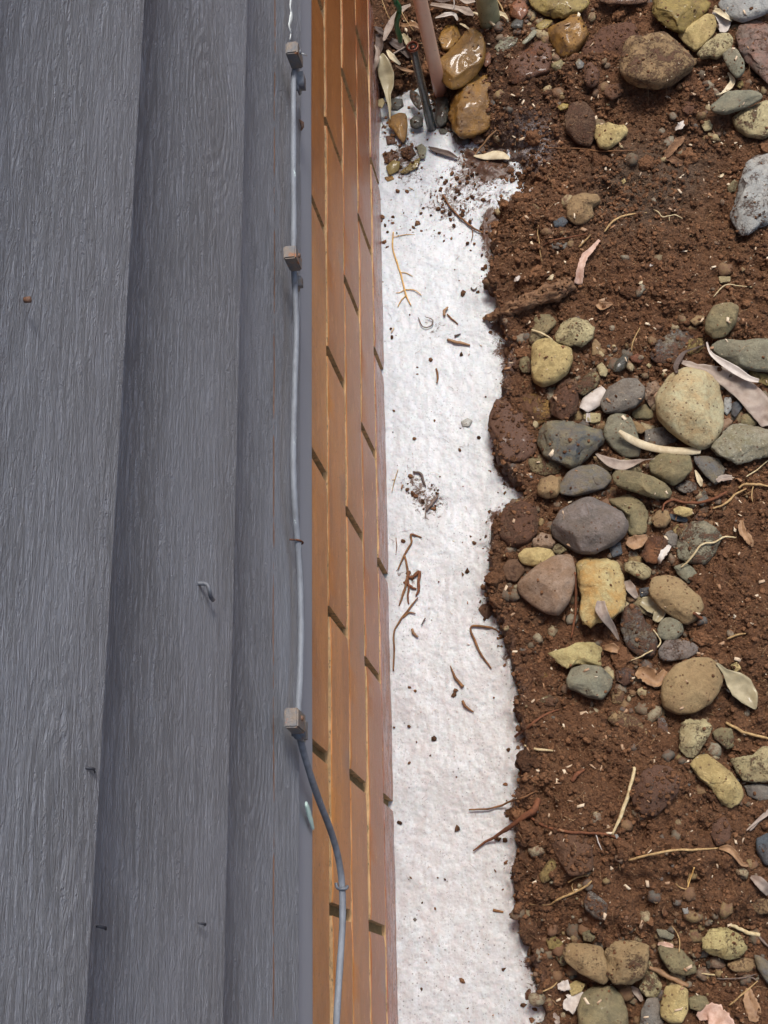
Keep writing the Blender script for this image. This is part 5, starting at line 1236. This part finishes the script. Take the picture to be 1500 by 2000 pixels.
L('bark_flake', 'F', [(1000, 300, 40), (1060, 270, 70), (1150, 265, 50)], 'leafgrey', 'shredded grey bark on the slate stone near the tan roots', up=.004, curl=.4, cat='bark flake', notch=.5)
L('leaf', 'F', [(1240, 680, 30), (1250, 790, 80), (1310, 870, 80), (1350, 940, 20)], 'leafbrown', 'tattered brown leaf on the soil right of the white root tip', up=.003, curl=.4, notch=.4)
L('leaf', 'I', [(610, 1390, 14), (630, 1440, 60), (650, 1500, 40)], 'leafgrey', 'small grey leaf scrap at the bottom edge near the foam', up=.003, curl=.4, notch=.3)
L('leaf', 'H', [(1310, 1150, 40), (1320, 1260, 120), (1360, 1380, 140), (1350, 1480, 60)], 'leafbrown', 'wet brown leaf flat on the soil in the bottom right corner', up=.002, curl=.2, notch=.3)
L('leaf', 'H', [(160, 1140, 30), (220, 1190, 70), (270, 1280, 24)], 'leafgrey', 'shrivelled grey leaf beside the grey streaked stone at the bottom', up=.004, curl=.5)
L('leaf', 'Q', [(860, 900, 40), (900, 920, 90), (960, 950, 70), (1000, 900, 24)], 'leafbrown', 'crumpled papery brown leaf left of the smooth tan oval', up=.005, curl=.5, notch=.4)
L('leaf', 'Q', [(810, 460, 30), (830, 500, 50), (860, 545, 20)], 'leafgrey', 'folded grey leaf between the yellow slab and the blue-green chip', up=.005, curl=.5)
L('leaf', 'Q', [(700, 790, 20), (740, 790, 50), (780, 810, 16)], 'leafbrown', 'small rust-brown leaf bit right of the cream-yellow wedge', up=.003, curl=.4)
# pale chips lying on the upper soil
for crop, x, y, w, mat, lab in (('D', 112, 392, 24, 'leafpale', 'small white flake on the red soil left of the lone tan stone'),
                                ('D', 30, 915, 38, 'leafpale', 'small white shell chip on the soil above the bark piece, left one'),
                                ('D', 230, 905, 34, 'leafcream', 'small white pointed chip on the soil above the bark piece, right one'),
                                ('D', 818, 832, 22, 'leafpale', 'tiny white fleck beside a dark crumb in the upper soil'),
                                ('D', 1190, 105, 22, 'leafcream', 'tiny upright cream fleck in the soil below the long green-grey pebble'),
                                ('D', 1230, 310, 26, 'leafcream', 'curved cream fleck left of the large whitish-grey stone'),
                                ('D', 985, 20, 60, 'leafpale', 'torn white scrap on the soil below the cube-like lump'),
                                ('D', 755, 937, 22, 'leafcream', 'tiny cream splinter in the centre of the upper soil')):
    L('flake', crop, [(x - w * .5, y + w * .3, w * .3), (x, y, w * .9), (x + w * .4, y - w * .5, w * .25)], mat, lab, up=.002, curl=.3, notch=.4)


# ------------------------------------------------------------------ pipes standing in the far corner
def vpipe(name, base, top, r0, r1, mat, label, cat, ring=None, seg=20):
    pts = [np.array(base) + (np.array(top) - np.array(base)) * t for t in np.linspace(0, 1, 14)]
    e = empty(name, base, label, cat)
    V_, F_ = tube(pts, np.linspace(r0, r1, 14), seg, cap=True, jit=.02)
    place('shaft', V_, F_, mat, parent=e)
    if ring: ring(e, top)
    return e
s = M('pink_plastic_pipe'); v = s.coord()
g = s.n('NewGeometry'); sx = s.n('SeparateXYZ'); s.l(g.outputs['Position'], sx.inputs[0])
mr_ = s.n('MapRange'); mr_.inputs[1].default_value = -.32; mr_.inputs[2].default_value = -.39; s.l(sx.outputs[2], mr_.inputs[0])
c = s.mix(s.noise(v, 30, 3), lin((240, 206, 178)), lin((232, 180, 146)))
c = s.mix(s.math('MULTIPLY', mr_.outputs[0], .7), c, lin((170, 84, 52)))
c = s.mix(s.ramp(s.noise(v, 240, 4, .75), .64, .70), c, lin((90, 60, 44)))
s.set(Base_Color=c, Roughness=.32, Specular_IOR_Level=.5); s.bump(s.noise(v, 200, 4), .0005, .5)
b = onZ(856, 158, -.375)
vpipe('plastic_pipe', (b[0], b[1], -.40), (b[0] - .002, b[1], .02), 0.0080, .0080, s.m, 'pinkish-brown pipe rising from the wet stones at the top beside the brick wall', 'pipe')
MROD = simple_mat('dark_wet_plastic', (70, 74, 72), (50, 54, 52), .25, 120, .0004, .5, .5)
MCOP = simple_mat('copper', (120, 66, 44), (92, 48, 34), .35, 200, .0004, .5)
MCOP.node_tree.nodes['Principled BSDF'].inputs['Metallic'].default_value = .6
def ring_top(e, top):
    vs, fs = [], []; n1, n2 = 24, 8
    for i in range(n1):
        a = 2 * math.pi * i / n1
        for j in range(n2):
            b_ = 2 * math.pi * j / n2; R_ = .0058 + .0014 * math.cos(b_)
            vs.append((top[0] + R_ * math.cos(a), top[1] + R_ * math.sin(a), top[2] + .0022 * math.sin(b_)))
    for i in range(n1):
        for j in range(n2):
            i2, j2 = (i + 1) % n1, (j + 1) % n2
            fs.append((i * n2 + j, i2 * n2 + j, i2 * n2 + j2, i * n2 + j2))
    place('collar', vs, fs, MCOP, parent=e)
    V_, F_ = tube([(top[0], top[1], top[2] + .0001), (top[0], top[1], top[2] + .0008)], [.003, .0022], 12)
    place('tip', V_, F_, MCOP, parent=e)
b = onZ(842, 245, -.4)
vpipe('ground_rod', (b[0], b[1], -.43), (b[0], b[1], -.252), .0062, .0040, MROD, 'short dark rod with an open copper collar standing in the foam beside the pink pipe', 'rod', ring_top)
s = M('mossy_stem'); v = s.coord()
c = s.mix(s.ramp(s.noise(v, 60, 4), .35, .65), lin((166, 160, 122)), lin((136, 134, 98)))
c = s.mix(s.ramp(s.noise(v, 260, 4, .7), .6, .7), c, lin((84, 80, 54)))
s.set(Base_Color=c, Roughness=.6); s.bump(s.noise(v, 300, 5), .001, .6)
b = onZ(952, 30, -.36)
vpipe('plant_stem', (b[0] + .002, b[1] + .004, -.39), (b[0] - .004, b[1] + .02, -.10), .0128, .0112, s.m, 'thick grey-green stem at the top between the pink pipe and the orange stone', 'stem', None)
MGREEN = simple_mat('green_cord', (28, 112, 66), (20, 84, 50), .45, 200, .0004)
gp = [onZ(*px('A', x, y), z) for x, y, z in ((235, -120, -.20), (255, 0, -.235), (300, 90, -.26), (275, 200, -.29), (278, 280, -.32), (305, 360, -.35), (310, 400, -.37))]
V_, F_ = tube(catmull(gp, 5), .0030, 10)
place('green_cord', V_, F_, MGREEN, 'bright green cord hanging down by the wall at the top', 'cord')

# ------------------------------------------------------------------ soil crumbs, grit and fibres (nobody could count them)
def ico():
    t = (1 + 5 ** .5) / 2
    v_ = np.array([(-1, t, 0), (1, t, 0), (-1, -t, 0), (1, -t, 0), (0, -1, t), (0, 1, t), (0, -1, -t), (0, 1, -t), (t, 0, -1), (t, 0, 1), (-t, 0, -1), (-t, 0, 1)], float)
    v_ /= np.linalg.norm(v_[0])
    f_ = np.array([(0, 11, 5), (0, 5, 1), (0, 1, 7), (0, 7, 10), (0, 10, 11), (1, 5, 9), (5, 11, 4), (11, 10, 2), (10, 7, 6), (7, 1, 8), (3, 9, 4), (3, 4, 2), (3, 2, 6), (3, 6, 8), (3, 8, 9), (4, 9, 5), (2, 4, 11), (6, 2, 10), (8, 6, 7), (9, 8, 1)])
    return v_, f_
IV, IF = ico()
def finer(v_, f_, times=1):
    for _ in range(times):
        V2 = [tuple(p) for p in v_]; cache = {}; F2 = []
        def mid(a, b):
            k_ = (min(a, b), max(a, b))
            if k_ not in cache:
                m_ = (np.array(V2[a]) + np.array(V2[b])) / 2; V2.append(tuple(m_ / np.linalg.norm(m_))); cache[k_] = len(V2) - 1
            return cache[k_]
        for a, b, c_ in f_:
            ab, bc, ca = mid(a, b), mid(b, c_), mid(c_, a)
            F2 += [(a, ab, ca), (b, bc, ab), (c_, ca, bc), (ab, bc, ca)]
        v_, f_ = np.array(V2), np.array(F2)
    return v_, f_
def lumpy(level, amp, freq, count):
    v_, f_ = finer(IV, IF, level); out = []
    for i in range(count):
        o_ = random.random() * 100
        out.append(np.array([p * (1 + amp * noise.fractal(Vector(p) * freq + Vector((o_, 0, 0)), .8, 2.0, 4)) for p in v_]))
    return out, f_
def scatter(n, rmin, rmax, power, accept, squash=.8, sink=.25, xr=(.0, .54), yr=(-.09, 1.2), tmpl=None):
    Vs, Fs = [], []
    k = 0; tries = 0
    while k < n and tries < n * 6:
        tries += 1
        x = random.uniform(*xr); y = random.uniform(*yr)
        i = min(np.searchsorted(gx, x), nx - 1); j = min(np.searchsorted(gy, y), ny - 1)
        z, on = surf(x, y)
        if not accept(x, y, z, on, GD[i, j]): continue
        r_ = rmin + (rmax - rmin) * random.random() ** power
        if on: r_ *= .6 if on < .5 else .9
        s3 = r_ * rng.uniform(.65, 1.3, 3); s3[2] *= squash
        base_, bf_ = (IV * (1 + rng.uniform(-.38, .38, (12, 1))), IF) if tmpl is None else (tmpl[0][random.randrange(len(tmpl[0]))], tmpl[1])
        a = random.random() * 6.28; ca, sa = math.cos(a), math.sin(a)
        v_ = base_ * s3
        v_ = np.stack([v_[:, 0] * ca - v_[:, 1] * sa, v_[:, 0] * sa + v_[:, 1] * ca, v_[:, 2]], -1) + [x, y, z + r_ * sink]
        Vs.append(v_); Fs.append(bf_ + len(base_) * k); k += 1
    return np.concatenate(Vs), np.concatenate(Fs)
MCR = soil_mat(False)
MCLOD = soil_mat(False)
_cl = lambda x, y: vnoise(np.array(x / .03), np.array(y / .03))
def acc_soil(x, y, z, on, d):
    if on: return random.random() < .03 + .95 * max(0, on - .12) ** 1.6
    if d < .001 and x < .19 and -.29 < y < 1.15 and dirtf[int((x + .012) / .0016), int((y + .30) / .0016)] > .55: return random.random() < .30
    if d < .001: return random.random() < .008 + (.06 if y > .85 else 0) + (.35 * math.exp(d / .004) if d > -.02 else 0)
    return random.random() < .12 + 1.1 * float(_cl(x, y)) ** 1.6
V_, F_ = scatter(52000, .00045, .0032, 4.6, acc_soil)
o = link('soil_crumbs', mesh_np('soil_crumbs', V_, F_, False), mats=MCR); o['kind'] = 'stuff'
def acc_clod(x, y, z, on, d):
    if on or d < .0: return False
    return random.random() < (.55 if d < .03 else .12) * (.3 + float(_cl(x + 5, y)))
V_, F_ = scatter(430, .0028, .0105, 2.2, acc_clod, .75, -.05, tmpl=lumpy(2, .55, 1.9, 20))
o = link('soil_clods', mesh_np('soil_clods', V_, F_), mats=MCLOD); o['kind'] = 'stuff'
s = M('gravel'); g = s.n('NewGeometry')
x = s.n('ValToRGB'); cr = x.color_ramp; cr.elements[0].color = (*lin((96, 84, 64)), 1); cr.elements[1].color = (*lin((168, 150, 110)), 1)
for p_, c_ in ((.2, (84, 82, 78)), (.4, (132, 112, 74)), (.6, (110, 78, 54)), (.8, (128, 122, 104))):
    e_ = cr.elements.new(p_); e_.color = (*lin(c_), 1)
s.l(g.outputs['Random Per Island'], x.inputs[0]); v = s.coord(rand=False)
c = s.mix(s.ramp(s.noise(v, 160, 6, .8), .46, .60), x.outputs[0], lin((104, 74, 54)))
s.set(Base_Color=c, Roughness=.8); s.bump(s.noise(v, 300, 5, .8), .0015, .8)
SP = np.array([tuple(o_.location)[:2] for o_ in stones])
def acc_grit(x, y, z, on, d):
    if d < .002: return False
    n_ = int(np.sum(np.hypot(SP[:, 0] - x, SP[:, 1] - y) < .045))
    return random.random() < (.006 if on else 1.0) * (.02 + min(1, n_ / 6) ** 2.4)
V_, F_ = scatter(2300, .0011, .0080, 3.2, acc_grit, .68, -.05, tmpl=lumpy(1, .42, 1.5, 30))
o = link('gravel', mesh_np('gravel', V_, F_), mats=s.m); o['kind'] = 'stuff'

def fibres(n, lmin, lmax, r0, accept, lift=.0012):
    Vs, Fs = [], []; k = 0; tries = 0
    while k < n and tries < n * 6:
        tries += 1
        x = random.uniform(0, .5); y = random.uniform(-.03, 1.2)
        i = min(np.searchsorted(gx, x), nx - 1); j = min(np.searchsorted(gy, y), ny - 1)
        z, on = surf(x, y)
        if not accept(x, y, z, on, GD[i, j]): continue
        L_ = random.uniform(lmin, lmax) * random.random() ** .5; a = random.random() * 6.28; cv = random.gauss(0, 1.1)
        r_ = r0 * random.uniform(.5, 1.3)
        p = np.array([x, y, z + lift * random.random()]); seg = []
        for q_ in range(4):
            zz, _ = surf(p[0], p[1])
            seg.append(np.array([p[0], p[1], max(p[2], zz + r_)]))
            p = p + np.array([math.cos(a), math.sin(a), random.uniform(-.25, .45)]) * L_ / 3; a += cv * .5
        v_ = []
        for q_, c_ in enumerate(seg):
            w = r_ * (1 - .15 * q_)
            pa = a
            for t_ in range(3):
                th = t_ * 2.094
                v_.append(c_ + w * np.array([math.cos(th) * -math.sin(pa), math.cos(th) * math.cos(pa), math.sin(th)]))
        Vs.append(np.array(v_)); b_ = 12 * k
        for q_ in range(3):
            for t_ in range(3):
                t2 = (t_ + 1) % 3
                Fs.append((b_ + q_ * 3 + t_, b_ + q_ * 3 + t2, b_ + q_ * 3 + 3 + t2, b_ + q_ * 3 + 3 + t_))
        k += 1
    return np.concatenate(Vs), np.array(Fs)
s = M('litter_chip'); g = s.n('NewGeometry')
c = s.mix(s.ramp(g.outputs['Random Per Island'], .1, .9), lin((150, 112, 80)), lin((214, 196, 168)))
s.set(Base_Color=c, Roughness=.7)
def chips(n):
    Vs, Fs = [], []; k = 0
    while k < n:
        x = random.uniform(0, .5); y = random.uniform(-.03, 1.2)
        i = min(np.searchsorted(gx, x), nx - 1); j = min(np.searchsorted(gy, y), ny - 1)
        if GD[i, j] < .001 and random.random() > .04: continue
        z, on = surf(x, y)
        if on and random.random() > .3: continue
        L_ = .0008 + .0035 * random.random() ** 3; w = L_ * random.uniform(.2, .6); a = random.random() * 6.28
        tl, tw = random.gauss(0, .35), random.gauss(0, .4)
        pts = [(-L_, -w * .5), (L_ * .7, -w), (L_, w * .3), (-L_ * .6, w)]
        for dz in (0, .0003):
            for p, q_ in pts:
                Vs.append((x + p * math.cos(a) - q_ * math.sin(a), y + p * math.sin(a) + q_ * math.cos(a), z + .0008 + dz + p * tl + q_ * tw))
        b_ = 8 * k
        Fs += [(b_ + 4, b_ + 5, b_ + 6, b_ + 7), (b_ + 3, b_ + 2, b_ + 1, b_)] + [(b_ + e_, b_ + (e_ + 1) % 4, b_ + 4 + (e_ + 1) % 4, b_ + 4 + e_) for e_ in range(4)]
        k += 1
    return np.array(Vs), np.array(Fs)
V_, F_ = chips(1500)
o = link('litter_chips', mesh_np('litter_chips', V_, F_, False), mats=s.m); o['kind'] = 'stuff'
s = M('rootlet_fibre'); g = s.n('NewGeometry')
c = s.mix(s.ramp(g.outputs['Random Per Island'], .3, 1.0), lin((96, 66, 44)), lin((196, 160, 116)))
s.set(Base_Color=c, Roughness=.8)
V_, F_ = fibres(6500, .004, .015, .00021, lambda x, y, z, on, d: random.random() < (.03 if d < .001 else (.06 if on else .9 * (.3 + float(_cl(x + 2, y))))))
o = link('rootlets', mesh_np('rootlets', V_, F_), mats=s.m); o['kind'] = 'stuff'
